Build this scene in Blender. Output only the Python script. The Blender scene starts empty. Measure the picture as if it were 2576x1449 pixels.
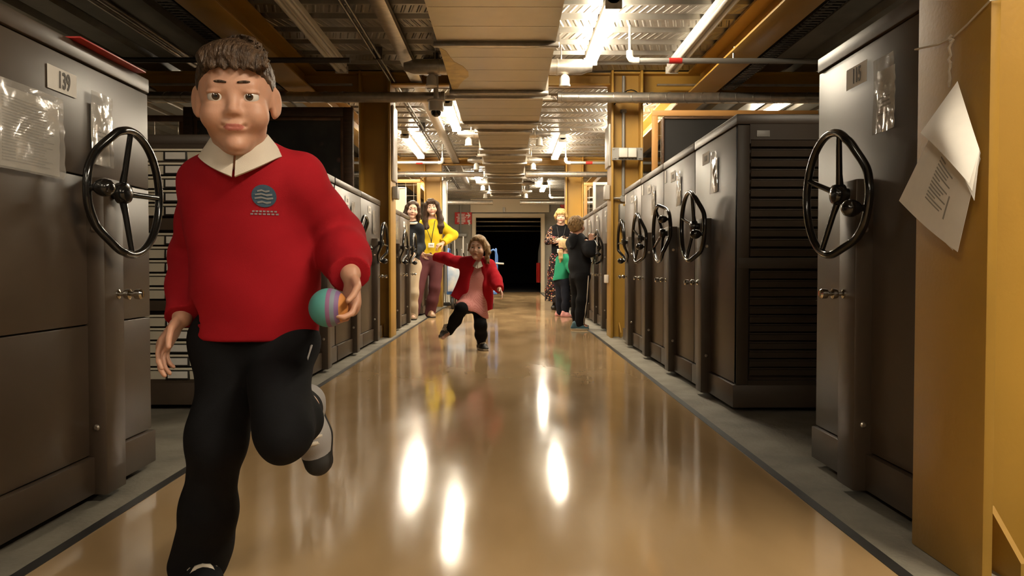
import bpy, bmesh, math, random
import numpy as np
from mathutils import Vector, Matrix
C = bpy.context.scene.collection
S = bpy.context.scene
PI = math.pi
random.seed(7)
# ------------------------------------------------------------------ camera, world, exposure
FPX, W_, H_ = 1950.0, 2576, 1449
PITCH, YAW, CAMZ = math.atan(51.5 / FPX), math.atan(11.0 / FPX), 0.67
cd = bpy.data.cameras.new('camera'); cam = bpy.data.objects.new('camera', cd); C.objects.link(cam)
cd.sensor_width = 36.0; cd.lens = 36.0 * FPX / W_; cd.clip_start = 0.05; cd.clip_end = 200
cam.location = (0, 0, CAMZ); cam.rotation_euler = (PI / 2 - PITCH, 0, -YAW)
S.camera = cam
wd = bpy.data.worlds.new('world'); S.world = wd; wd.use_nodes = True
wd.node_tree.nodes['Background'].inputs[0].default_value = (1.0, .86, .68, 1)
wd.node_tree.nodes['Background'].inputs[1].default_value = 0.02
S.view_settings.view_transform = 'Standard'; S.view_settings.look = 'None'
S.view_settings.exposure = 0.0; S.view_settings.gamma = 1.0
S.view_settings.use_curve_mapping = False
LAMP = 150.0
LAMP_COL = (1.0, .87, .67)

_R = cam.rotation_euler.to_matrix()
def pt(u, v, Y):
    """world point seen at u, v on the 2576x1449 frame, at depth Y down the corridor"""
    d = _R @ Vector(((u - W_ / 2) / FPX, (H_ / 2 - v) / FPX, -1))
    d *= Y / d.y
    return Vector((d.x, Y, d.z + CAMZ))

# ------------------------------------------------------------------ materials
def mat(name, col, rough=.5, metal=0., bump=0., bscale=40., var=0., vscale=6., coat=0., emit=None, estr=0., spec=.5, stretch=(1, 1, 1), col2=None, rvar=0., alpha=1., sheen=0., sss=0.):
    m = bpy.data.materials.new(name); m.use_nodes = True
    nt = m.node_tree; b = nt.nodes['Principled BSDF']; L = nt.links.new
    b.inputs['Base Color'].default_value = (*col, 1); b.inputs['Roughness'].default_value = rough
    b.inputs['Metallic'].default_value = metal; b.inputs['Specular IOR Level'].default_value = spec
    b.inputs['Coat Weight'].default_value = coat; b.inputs['Coat Roughness'].default_value = .06
    b.inputs['Alpha'].default_value = alpha
    b.inputs['Sheen Weight'].default_value = sheen
    if sss: b.inputs['Subsurface Weight'].default_value = sss; b.inputs['Subsurface Radius'].default_value = (.012, .005, .003); b.inputs['Subsurface Scale'].default_value = 1.
    if emit: b.inputs['Emission Color'].default_value = (*emit, 1); b.inputs['Emission Strength'].default_value = estr
    if var or bump or rvar or col2:
        tc = nt.nodes.new('ShaderNodeTexCoord'); mp = nt.nodes.new('ShaderNodeMapping')
        mp.inputs['Scale'].default_value = stretch; L(tc.outputs['Object'], mp.inputs[0])
    if var or col2 or rvar:
        n = nt.nodes.new('ShaderNodeTexNoise'); n.inputs['Scale'].default_value = vscale; n.inputs['Detail'].default_value = 6
        L(mp.outputs[0], n.inputs['Vector'])
        if var or col2:
            r = nt.nodes.new('ShaderNodeValToRGB'); r.color_ramp.elements[0].position = .35; r.color_ramp.elements[1].position = .65
            c2 = col2 or tuple(c * (1 - var) for c in col)
            r.color_ramp.elements[0].color = (*c2, 1); r.color_ramp.elements[1].color = (*col, 1)
            L(n.outputs['Fac'], r.inputs[0]); L(r.outputs[0], b.inputs['Base Color'])
        if rvar:
            mr = nt.nodes.new('ShaderNodeMapRange'); mr.inputs[1].default_value = .3; mr.inputs[2].default_value = .7
            mr.inputs[3].default_value = max(.02, rough - rvar); mr.inputs[4].default_value = rough + rvar
            L(n.outputs['Fac'], mr.inputs[0]); L(mr.outputs[0], b.inputs['Roughness'])
    if bump:
        n2 = nt.nodes.new('ShaderNodeTexNoise'); n2.inputs['Scale'].default_value = bscale; n2.inputs['Detail'].default_value = 4
        L(mp.outputs[0], n2.inputs['Vector'])
        bp = nt.nodes.new('ShaderNodeBump'); bp.inputs['Strength'].default_value = bump; bp.inputs['Distance'].default_value = .01
        L(n2.outputs['Fac'], bp.inputs['Height']); L(bp.outputs[0], b.inputs['Normal'])
    return m

M = {}
M['lino'] = mat('tan_linoleum', (.45, .300, .152), .11, 0, .04, 4., .22, 2.2, stretch=(1.6, .5, 1), col2=(.375, .246, .122), rvar=.05, spec=.42)
M['concrete'] = mat('grey_concrete', (.26, .235, .185), .7, 0, .25, 60., .35, 5.)
M['black_strip'] = mat('black_rubber_strip', (.012, .011, .01), .5)
M['brown'] = mat('brown_enamel_steel', (.066, .046, .030), .37, .0, .02, 300., .12, 1.5, spec=.52)
M['brown_dark'] = mat('dark_brown_enamel', (.056, .041, .028), .42, 0., .02, 300., spec=.3)
M['cream'] = mat('cream_enamel_drawer', (.74, .67, .53), .45, .1)
M['black'] = mat('black_gloss_bakelite', (.008, .0075, .007), .16, coat=.5)
M['chrome'] = mat('chrome', (.75, .72, .66), .08, 1.)
M['bolt'] = mat('bright_bolt', (.6, .56, .5), .3, 1.)
M['paper'] = mat('white_paper', (.80, .76, .70), .7, var=.05, vscale=30)
M['insert'] = mat('paper_under_plastic', (.66, .62, .55), .6, 0, .22, 16., coat=.9)
M['sleeve'] = mat('clear_plastic_sleeve', (.55, .52, .47), .12, 0, .3, 16., alpha=.32, coat=1.)
M['ink'] = mat('grey_ink', (.12, .11, .10), .7)
M['ink_light'] = mat('faded_ink', (.30, .28, .25), .7)
M['yellow'] = mat('ochre_yellow_paint', (.42, .235, .035), .48, 0, .05, 90., .15, 2.)
M['yellow_stain'] = mat('yellow_overspray', (.45, .31, .08), .4, .5, 0, 1., .35, 12.)
M['orange'] = mat('orange_ochre_paint', (.40, .20, .06), .5, 0, .05, 90.)
M['galv'] = mat('galvanised_duct', (.37, .325, .25), .34, 1., .03, 2.5, .16, 5., rvar=.03)
M['galv_rough'] = mat('galvanised_pipe', (.50, .46, .40), .34, .85, .05, 60., .2, 20.)
M['steel_grey'] = mat('grey_painted_steel', (.30, .29, .27), .5, .3)
M['white'] = mat('white_enamel', (.72, .69, .62), .4)
M['grey_white'] = mat('offwhite_plastic', (.50, .47, .42), .35)
M['dark_metal'] = mat('dark_metal', (.06, .055, .05), .45, .6)
M['conduit_dark'] = mat('dark_conduit', (.10, .09, .08), .4, .6)
M['tube'] = mat('lit_tube', (1, 1, 1), .4, emit=LAMP_COL, estr=LAMP)
M['tube_dim'] = mat('dimmer_lit_tube', (1, 1, 1), .4, emit=LAMP_COL, estr=LAMP * .6)
M['tube_fill'] = mat('fill_lit_tube', (1, 1, 1), .4, emit=LAMP_COL, estr=LAMP * 1.12)  # stronger tube for the fill lamp added over the near end
M['tube_off'] = mat('unlit_tube', (.62, .60, .54), .3)
M['block'] = mat('grey_block_wall', (.27, .245, .20), .85, 0, .3, 50., .15, 4.)
M['beige'] = mat('beige_board', (.62, .52, .36), .55)
M['red'] = mat('red_gloss', (.42, .02, .015), .4)
M['sign_red'] = mat('sign_red', (.55, .03, .025), .45)
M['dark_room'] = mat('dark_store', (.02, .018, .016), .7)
M['dark_wood'] = mat('dark_wood_frame', (.075, .038, .018), .45, 0, .1, 30., .4, 12., stretch=(1, 8, 8))
M['gilt_wood'] = mat('brown_wood_moulding', (.17, .085, .036), .4, 0, .1, 30., .4, 12.)
M['board_black'] = mat('black_board', (.010, .009, .008), .6)
M['blue'] = mat('blue_trolley_paint', (.05, .13, .34), .4)
M['rubber'] = mat('black_rubber', (.015, .014, .013), .6)
M['grey_wheel'] = mat('grey_wheel', (.4, .39, .36), .4)
M['string'] = mat('white_string', (.55, .47, .36), .8)
M['rope_wire'] = mat('thin_wire', (.45, .38, .28), .4, .7)
M['wall_paint'] = mat('dull_wall_paint', (.36, .31, .24), .8)

def deck_mat():
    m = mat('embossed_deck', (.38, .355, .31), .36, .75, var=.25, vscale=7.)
    nt = m.node_tree; L = nt.links.new; b = nt.nodes['Principled BSDF']
    tc = nt.nodes.new('ShaderNodeTexCoord')
    sx = nt.nodes.new('ShaderNodeSeparateXYZ'); L(tc.outputs['Object'], sx.inputs[0])
    def mt(op, a, v=None):
        n = nt.nodes.new('ShaderNodeMath'); n.operation = op; L(a, n.inputs[0])
        if v is not None:
            if isinstance(v, float): n.inputs[1].default_value = v
            else: L(v, n.inputs[1])
        return n.outputs[0]
    t = mt('DIVIDE', mt('ADD', sx.outputs['Y'], 7.15), .325); f = mt('FRACT', t)            # pressed marks on the wide pans
    band = mt('MULTIPLY', mt('GREATER_THAN', f, .08), mt('LESS_THAN', f, .56))
    row = mt('SUBTRACT', mt('MULTIPLY', mt('GREATER_THAN', mt('MODULO', mt('FLOOR', t), 2.0), .5), 2.0), 1.0)
    ph = mt('ADD', mt('DIVIDE', sx.outputs['X'], .058), mt('MULTIPLY', row, mt('MULTIPLY', f, 1.4)))
    tri = mt('ABSOLUTE', mt('SUBTRACT', mt('FRACT', ph), .5))
    mr = nt.nodes.new('ShaderNodeMapRange'); mr.inputs[1].default_value = .24; mr.inputs[2].default_value = .08; L(tri, mr.inputs[0])
    h = mt('MULTIPLY', mr.outputs[0], band)
    bp = nt.nodes.new('ShaderNodeBump'); bp.inputs['Strength'].default_value = 1.; bp.inputs['Distance'].default_value = .010
    L(h, bp.inputs['Height']); L(bp.outputs[0], b.inputs['Normal'])
    return m
M['deck'] = deck_mat()
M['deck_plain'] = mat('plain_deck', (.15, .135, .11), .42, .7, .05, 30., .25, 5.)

# ------------------------------------------------------------------ mesh building helpers
class B:
    def __init__(s): s.bm = bmesh.new()
    def box(s, x0, x1, y0, y1, z0, z1, bev=0., seg=2):
        x0, x1 = min(x0, x1), max(x0, x1); y0, y1 = min(y0, y1), max(y0, y1); z0, z1 = min(z0, z1), max(z0, z1)
        v = [s.bm.verts.new(p) for p in ((x0, y0, z0), (x1, y0, z0), (x1, y1, z0), (x0, y1, z0), (x0, y0, z1), (x1, y0, z1), (x1, y1, z1), (x0, y1, z1))]
        fs = [s.bm.faces.new([v[i] for i in q]) for q in ((3, 2, 1, 0), (4, 5, 6, 7), (0, 1, 5, 4), (1, 2, 6, 5), (2, 3, 7, 6), (3, 0, 4, 7))]
        if bev:
            es = list({e for f in fs for e in f.edges})
            bmesh.ops.bevel(s.bm, geom=es, offset=bev, segments=seg, affect='EDGES', profile=.5)
        return s
    def obox(s, M4, sx, sy, sz, bev=0.):
        n0 = len(s.bm.verts); t = B().box(-sx / 2, sx / 2, -sy / 2, sy / 2, -sz / 2, sz / 2, bev)
        t.bm.transform(M4); s.join(t); return s
    def join(s, o):
        me = bpy.data.meshes.new('tmp'); o.bm.to_mesh(me); s.bm.from_mesh(me); bpy.data.meshes.remove(me); o.bm.free(); return s
    def tube(s, pts, r, n=10, closed=False, cap=True):
        pts = [Vector(p) for p in pts]; N = len(pts)
        rs = r if isinstance(r, (list, tuple)) else [r] * N
        up = None; rings = []
        for i, p in enumerate(pts):
            if closed: d = pts[(i + 1) % N] - pts[i - 1]
            else: d = (pts[min(i + 1, N - 1)] - pts[max(i - 1, 0)])
            d.normalize()
            if up is None:
                up = d.orthogonal().normalized()
            else:
                up = (up - d * up.dot(d)).normalized()
            v2 = d.cross(up)
            rings.append([s.bm.verts.new(p + (up * math.cos(a) + v2 * math.sin(a)) * rs[i]) for a in [2 * PI * k / n for k in range(n)]])
        for i in range(N if closed else N - 1):
            a, b = rings[i], rings[(i + 1) % N]
            off = 0
            if closed and i == N - 1:
                off = min(range(n), key=lambda k: (a[0].co - b[k].co).length)
            for k in range(n):
                s.bm.faces.new((a[k], a[(k + 1) % n], b[(k + 1 + off) % n], b[(k + off) % n]))
        if cap and not closed:
            s.bm.faces.new(rings[0][::-1]); s.bm.faces.new(rings[-1])
        return s
    def lathe(s, prof, o, axis, n=20):
        """prof: (radius, distance along axis)"""
        o = Vector(o); ax = Vector(axis).normalized(); u = ax.orthogonal().normalized(); v = ax.cross(u); rings = []
        for r, t in prof:
            if r < 1e-6: rings.append([s.bm.verts.new(o + ax * t)])
            else: rings.append([s.bm.verts.new(o + ax * t + (u * math.cos(2 * PI * k / n) + v * math.sin(2 * PI * k / n)) * r) for k in range(n)])
        for a, b in zip(rings, rings[1:]):
            for k in range(n):
                q = [a[k % len(a)], a[(k + 1) % len(a)], b[(k + 1) % len(b)], b[k % len(b)]]
                q2 = []
                for w in q:
                    if w not in q2: q2.append(w)
                if len(q2) > 2: s.bm.faces.new(q2)
        if len(rings[0]) > 2: s.bm.faces.new(rings[0][::-1])
        if len(rings[-1]) > 2: s.bm.faces.new(rings[-1])
        return s
    def prism(s, poly, f0, f1):
        """poly: list of 2D points; f0/f1 map a 2D point to the two 3D ends"""
        a = [s.bm.verts.new(f0(*p)) for p in poly]; b = [s.bm.verts.new(f1(*p)) for p in poly]; n = len(poly)
        for i in range(n): s.bm.faces.new((a[i], a[(i + 1) % n], b[(i + 1) % n], b[i]))
        s.bm.faces.new(a[::-1]); s.bm.faces.new(b); return s
    def sheet(s, fn, nu, nv, th=0.):
        g = [[s.bm.verts.new(fn(i / nu, j / nv)) for j in range(nv + 1)] for i in range(nu + 1)]
        fs = [s.bm.faces.new((g[i][j], g[i + 1][j], g[i + 1][j + 1], g[i][j + 1])) for i in range(nu) for j in range(nv)]
        if th:
            bmesh.ops.recalc_face_normals(s.bm, faces=fs)
            bmesh.ops.solidify(s.bm, geom=fs, thickness=th)
        return s

def put(name, b, m, parent=None, ang=38, flat=False):
    me = bpy.data.meshes.new(name)
    bmesh.ops.recalc_face_normals(b.bm, faces=b.bm.faces)
    b.bm.to_mesh(me); b.bm.free()
    return link(name, me, m, parent, ang, flat)
def link(name, me, m, parent=None, ang=38, flat=False):
    for k in (m if isinstance(m, (list, tuple)) else [m]): me.materials.append(M[k] if isinstance(k, str) else k)
    if not flat:
        me.polygons.foreach_set('use_smooth', [True] * len(me.polygons)); me.set_sharp_from_angle(angle=math.radians(ang))
    o = bpy.data.objects.new(name, me); C.objects.link(o)
    if parent: adopt(o, parent)
    return o
def adopt(o, parent):
    o.parent = parent
    w = Matrix.Identity(4); p = parent
    while p: w = p.matrix_parent_inverse @ Matrix.Translation(p.location) @ w; p = p.parent
    o.matrix_parent_inverse = w.inverted()
def thing(name, loc, label, cat, group=None, kind=None):
    o = bpy.data.objects.new(name, None); C.objects.link(o); o.location = loc; o.empty_display_size = .1
    return tag(o, label, cat, group, kind)
def tag(o, label=None, cat=None, group=None, kind=None):
    if label: o['label'] = label
    if cat: o['category'] = cat
    if group: o['group'] = group
    if kind: o['kind'] = kind
    return o
def struct(name, b, m, label=None, **k): return tag(put(name, b, m, **k), label, kind='structure')
def letters(name, txt, size, m, parent, origin, xa, ya, xs=1., depth=.0006):
    cu = bpy.data.curves.new(name, 'FONT'); cu.body = txt; cu.size = size; cu.align_x = 'CENTER'; cu.align_y = 'CENTER'; cu.extrude = depth; cu.offset = size * .018
    t = bpy.data.objects.new('tmp_letters', cu); C.objects.link(t)
    dg = bpy.context.evaluated_depsgraph_get(); me = bpy.data.meshes.new_from_object(t.evaluated_get(dg)); bpy.data.objects.remove(t); bpy.data.curves.remove(cu)
    xa, ya = Vector(xa), Vector(ya); za = xa.cross(ya)
    me.transform(Matrix((( *(xa * xs), 0), (*ya, 0), (*za, 0), (0, 0, 0, 1))).transposed())
    me.transform(Matrix.Translation(origin)); me.name = name
    return link(name, me, m, parent, flat=True)
# ------------------------------------------------------------------ the room
XL, XR = -1.19, 1.05                 # cabinet faces on the two sides
DECK = 2.53
struct('floor', B().box(-1.05, .85, -7, 21.2, -.1, 0), 'lino', 'glossy tan linoleum corridor floor between the two black strips')
struct('floor_left', B().box(-6, -1.08, -7, 21.2, -.1, 0), 'concrete', 'grey concrete floor under the cabinets with cream drawers')
struct('floor_right', B().box(.88, 6, -7, 21.2, -.1, 0), 'concrete', 'grey concrete floor under the cabinets facing the yellow column')
struct('trim_1', B().box(-1.08, -1.05, -7, 21.2, -.1, .002), 'black_strip', 'black strip between linoleum and concrete on the cream drawer side')
struct('trim_2', B().box(.85, .88, -7, 21.2, -.1, .002), 'black_strip', 'black strip between linoleum and concrete on the hoodie boy side')
# ribbed steel deck: ribs run across the corridor in the middle bay and along it in the outer bays
def deck(x0, x1, y0, y1, along):
    b = B(); p = .325; prof = [(0, 0), (.205, 0), (.23, .05), (.30, .05), (.325, 0)]
    a0, a1 = (x0, x1) if along else (y0, y1)
    n = int(math.ceil((a1 - a0) / p)); line = []
    for i in range(n):
        for t, h in prof[:-1]: line.append((a0 + i * p + t, h))
    line.append((a0 + n * p, 0))
    if along: mk = lambda t, h, e: (t, (y0, y1)[e], DECK + h)
    else: mk = lambda t, h, e: ((x0, x1)[e], t, DECK + h)
    A = [b.bm.verts.new(mk(t, h, 0)) for t, h in line]; Z = [b.bm.verts.new(mk(t, h, 1)) for t, h in line]
    for i in range(len(line) - 1): b.bm.faces.new((A[i], A[i + 1], Z[i + 1], Z[i]))
    return b
struct('ceiling', deck(-1.83, 1.74, -7.15, 21.2, False), 'deck', 'embossed metal deck ceiling above the corridor', flat=True)
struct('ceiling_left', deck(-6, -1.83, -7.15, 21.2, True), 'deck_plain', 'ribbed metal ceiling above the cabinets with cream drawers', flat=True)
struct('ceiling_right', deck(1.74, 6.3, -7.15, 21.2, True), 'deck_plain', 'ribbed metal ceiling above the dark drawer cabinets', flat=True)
struct('ceiling_slab', B().box(-6.2, 6.2, -7.2, 21.4, 2.62, 2.75), 'concrete', 'concrete slab above the metal deck')
struct('wall_left', B().box(-6.2, -6, -7.2, 21.4, -.1, 2.7), 'wall_paint', 'dull outer wall beyond the cream drawer cabinets')
struct('wall_right', B().box(6, 6.2, -7.2, 21.4, -.1, 2.7), 'wall_paint', 'dull outer wall beyond the dark drawer cabinets')
struct('wall_front', B().box(-6, 6, -7.2, -7, -.1, 2.7), 'wall_paint', 'dull wall at the near end of the store')
# end wall with its doorway
DX0, DX1, DZ = -.86, .90, 2.02
b = B(); b.box(-6, DX0 - .10, 21, 21.2, 0, 2.7); b.box(DX1 + .10, 6, 21, 21.2, 0, 2.7); b.box(DX0 - .1, DX1 + .1, 21, 21.2, DZ + .1, 2.7)
wb = struct('wall_back', b, 'block', 'grey block wall at the end of the corridor')
b = B(); b.box(DX0 - .10, DX0, 20.93, 21.25, 0, DZ + .1); b.box(DX1, DX1 + .10, 20.93, 21.25, 0, DZ + .1); b.box(DX0, DX1, 20.93, 21.25, DZ, DZ + .1)
struct('trim_3', b, 'beige', 'beige frame round the dark doorway at the corridor end')
struct('trim_4', B().box(DX0 - .14, DX1 + .22, 20.95, 21, DZ + .14, 2.52), 'beige', 'beige board above the dark doorway')
b = B(); b.box(-2, 2, 21.25, 21.3, -.1, 0)
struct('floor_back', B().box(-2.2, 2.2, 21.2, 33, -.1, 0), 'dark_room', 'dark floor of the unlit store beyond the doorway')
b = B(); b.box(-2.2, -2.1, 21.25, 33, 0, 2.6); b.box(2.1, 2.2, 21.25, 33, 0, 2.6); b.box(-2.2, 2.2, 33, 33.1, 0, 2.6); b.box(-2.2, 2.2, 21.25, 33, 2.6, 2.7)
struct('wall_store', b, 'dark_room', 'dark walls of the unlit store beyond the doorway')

# ------------------------------------------------------------------ steel frame of the building
def column(side, xf, y0, y1, label):
    x1 = xf + side * .30; ym = (y0 + y1) / 2; lo, hi = min(xf, x1), max(xf, x1)
    t = thing('column', ((xf + x1) / 2, ym, 0), label, None, 'yellow steel columns', 'structure')
    b = B(); b.box(xf, xf + side * .022, y0, y1, 0, DECK, .004); put('flange', b, 'yellow', t)
    b = B(); b.box(x1, x1 - side * .022, y0, y1, 0, DECK, .004); put('flange', b, 'yellow', t)
    put('web', B().box(lo + .02, hi - .02, ym - .008, ym + .008, 0, DECK), 'yellow', t)
    b = B(); f = lambda e: (lambda x, z: (x, ym - .02 - .004 + e, z))
    for s in (1, -1):
        xa = (lo + hi) / 2 + s * .05
        b.prism([(ym - .006, 0), (y0 + .02, 0), (y0 + .02, .05), (ym - .006, .14)], lambda y, z: (xa - .006, y, z), lambda y, z: (xa + .006, y, z))
    put('base_stiffener', b, 'yellow', t)
    return t
column(1, .98, 1.58, 1.86, 'large ochre steel column with papers hanging from a string round it')
column(1, .98, 7.35, 7.65, 'yellow steel column carrying the conduit and white switches')
column(1, .98, 13.1, 13.4, 'yellow steel column behind the woman in the floral skirt')
column(-1, -1.11, 7.38, 7.72, 'brown-shaded yellow column beside the large dark framed painting')
column(-1, -1.11, 13.1, 13.4, 'yellow steel column behind the woman in the yellow jumper')
def ibeam_y(x, w, z0, z1, y0, y1):
    b = B(); b.box(x - w / 2, x + w / 2, y0, y1, z0, z0 + .018, .003); b.box(x - w / 2, x + w / 2, y0, y1, z1 - .018, z1); b.box(x - .006, x + .006, y0, y1, z0 + .01, z1 - .01); return b
def ibeam_x(y, w, z0, z1, x0, x1):
    b = B(); b.box(x0, x1, y - w / 2, y + w / 2, z0, z0 + .018, .003); b.box(x0, x1, y - w / 2, y + w / 2, z1 - .018, z1); b.box(x0, x1, y - .006, y + .006, z0 + .01, z1 - .01); return b
for k, (y0, y1) in enumerate(((1.85, 7.42), (7.58, 13.15), (13.35, 21))):
    nm = ('nearest bay', 'bay behind the first columns', 'last bay by the end wall')[k]
    for x, s in ((1.84, 'dark drawer cabinets'), (-1.935, 'cream drawer cabinets')):
        struct('beam', ibeam_y(x, .25, 2.32, DECK - .002, y0, y1), 'yellow', f'ochre steel beam along the {nm} above the {s}')
for k, y in enumerate((1.72, 7.5, 13.25)):
    nm = ('over the nearest column', 'behind the spiral pipe at the first columns', 'at the second pair of columns')[k]
    struct('beam', ibeam_x(y, .2, 2.27, DECK - .002, 1.0, 6), 'yellow', f'ochre cross beam {nm} above the dark drawer cabinets')
    struct('beam', ibeam_x(y, .2, 2.27, DECK - .002, -6, -1.13), 'yellow', f'ochre cross beam {nm} above the cream drawer cabinets')
    struct('beam', ibeam_x(y, .12, 2.41, DECK - .002, -1.11, .98), 'yellow', f'slim ochre cross beam {nm} above the air duct')

# ------------------------------------------------------------------ mobile cabinets
def wheel_parts(root, X, y, z, side, rot, R=.178):
    """three-spoke hand wheel in the plane of the cabinet end; rot = angle of the middle spoke from +Y"""
    nx = -side                                            # towards the corridor
    def P(r, a, dx=0.): return Vector((X + nx * dx, y + r * math.cos(a), z + r * math.sin(a)))
    cr = []                                               # rim: round over the spokes, drawn in to a short flat at the knob
    for k in range(37):
        a = math.radians(-112 + 224 * k / 36); cr.append((R * math.cos(a), R * math.sin(a)))
    fl = [(-.50 * R, .78 * R), (-.66 * R, .60 * R), (-.80 * R, .42 * R), (-.88 * R, .28 * R), (-.91 * R, .14 * R), (-.915 * R, 0), (-.91 * R, -.14 * R), (-.88 * R, -.28 * R), (-.80 * R, -.42 * R), (-.66 * R, -.60 * R), (-.50 * R, -.78 * R)]
    ring = cr + fl
    for _ in range(2): ring = [(.75 * p[0] + .25 * r[0], .75 * p[1] + .25 * r[1]) if t == 0 else (.25 * p[0] + .75 * r[0], .25 * p[1] + .75 * r[1]) for p, r in zip(ring, ring[1:] + ring[:1]) for t in (0, 1)] if len(ring) < 100 else ring
    c, s_ = math.cos(rot), math.sin(rot)
    def dish(u): t = min(1, max(0, (-u / R - .25) / .5)); return .030 - .040 * t * t * (3 - 2 * t)      # the knob side is set back
    pts = [Vector((X + nx * dish(u), y + u * c - v * s_, z + u * s_ + v * c)) for u, v in ring]
    wo = B(); wo.tube(pts, .0118, 12, closed=True)
    wh = put('hand_wheel', wo, 'black', root, 80)
    hb = B(); hb.lathe([(.018, -.04), (.018, -.01), (.030, -.008), (.032, .012), (.027, .022), (.012, .027), (0, .027)], P(0, 0), (nx, 0, 0), 24)
    put('hub', hb, 'black', wh)
    for da in (0, PI / 2, -PI / 2):
        sb = B(); sb.tube([P(.018, rot + da, .004), P(.06, rot + da, .012), P(R - .004, rot + da, .030)], [.0115, .009, .008], 10)
        put('spoke', sb, 'black', wh)
    kb = B(); kb.lathe([(.009, 0), (.009, .018), (.013, .022), (.020, .030), (.0245, .042), (.0245, .052), (.020, .064), (.011, .071), (0, .073)], P(.90 * R, rot + PI, -.012), (nx, 0, 0), 22)
    put('knob', kb, 'black', wh)
def cabinet(side, y0, y1, yc, label, rot, drawers=None, cards=True, number=None, seams=False, extra_tag=False, big_pocket=False, depth=2.3):
    XF = XL if side < 0 else XR; H = 1.29 if side < 0 else 1.37; n = -side
    t = thing('mobile_cabinet', (XF + side * depth / 2, (y0 + y1) / 2, 0), label, 'cabinet', 'mobile storage cabinets')
    X2 = XF + side * depth
    y0 += .006; y1 -= .006
    yb0 = y0 + (.03 if drawers else 0)
    put('body', B().box(XF + side * .018, X2, yb0, y1, .02, H - .002), 'brown', t)
    def panel(z0, z1, nm='end_panel'): put(nm, B().box(XF, XF + side * .03, y0, y1, z0, z1, .003), 'brown', t)
    if seams: panel(.134, .505); panel(.509, .925); panel(.929, H - .05)
    else: panel(.134, H - .05)
    put('plinth', B().box(XF - side * .014, X2, y0, y1, .025, .130, .003), 'brown', t)
    put('top_rim', B().box(XF - side * .006, X2, y0, y1, H - .046, H, .004), 'brown', t)
    # post that carries the hand wheel
    PF = XF + n * .05
    p = put('wheel_post', B().box(PF, XF + side * .01, yc - .055, yc + .055, .022, .925, .004), 'brown', t)
    for zz in (.78, .215):
        put('bolt', B().lathe([(.009, 0), (.009, .003), (.005, .006), (0, .006)], (XF + n * .022, yc - .055, zz), (0, -1, 0), 10), 'bolt', p)
    wheel_parts(t, PF + n * .022, yc, .885, side, rot)
    lk = B(); lk.lathe([(r_ * .82, t_ * .9) for r_, t_ in [(.017, 0), (.017, .004), (.008, .008), (.008, .018), (.016, .022), (.019, .03), (.019, .038), (.009, .044), (.009, .052), (.017, .056), (.0185, .064), (.0185, .074), (.013, .08), (0, .081)]], (PF, yc + .02, .592), (n, 0, 0), 18)
    put('lock_handle', lk, 'chrome', t)
    d = 1 if side < 0 else -1                              # reading direction along Y when facing the cabinet
    e = XF + n * .0015
    def card(nm, ya, yb, z0, z1, m, wav=0., bow=0.):
        rr = random.random() * 9
        fn = lambda u, v: (XF + n * (.002 + wav * (1 + math.sin(7 * u + rr + 5 * v)) * .5 + bow * (math.sin(13 * u * (1 - v) + rr) ** 2)), ya + (yb - ya) * u, z0 + (z1 - z0) * v)
        return put(nm, B().sheet(fn, 10, 10, .0012), m, t)
    yc -= .055
    if cards:
        zc = H - .125
        c = card('number_card', yc - d * .04 - d * .14, yc - d * .045, zc - .03, zc + .032, 'paper')
        if number:
            letters('card_number', number, .062, 'ink', c, (e + n * .0035, yc - d * .107, zc + .0), (0, d, 0), (0, 0, 1), .62)
        else:
            put('card_number', B().box(e + n * .002, e + n * .003, yc - d * .135, yc - d * .085, zc - .012, zc + .014), 'ink_light', c)
        k = card('paper_insert', yc + d * .024, yc + d * .124, zc - .195, zc - .025, 'insert', .002, .002)
        for zz in (.10, .112, .124, .145):
            put('print_line', B().box(XF + n * .0062, XF + n * .0068, yc + d * .035, yc + d * (.09 + .02 * random.random()), zc - zz, zc - zz - .005), 'ink_light', k)
        k = card('plastic_pocket', yc + d * .018, yc + d * .132, zc - .20, zc + .008, 'sleeve', .003, .003); k.location.x += n * .006
    if extra_tag: card('corner_tag', y1 - .09, y1 - .03, H - .14, H - .06, 'paper')
    if big_pocket:
        k = card('printed_list', 1.805, 2.065, .910, 1.100, 'insert', .002, .002)
        for r in range(22):
            put('print_line', B().box(XF + n * .0062, XF + n * .0068, 1.83, 1.99 + .05 * random.random(), 1.078 - r * .0072, 1.0755 - r * .0072), 'ink_light', k)
        k = card('list_pocket', 1.80, 2.075, .903, 1.115, 'sleeve', .003, .005); k.location.x += n * .006
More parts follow.
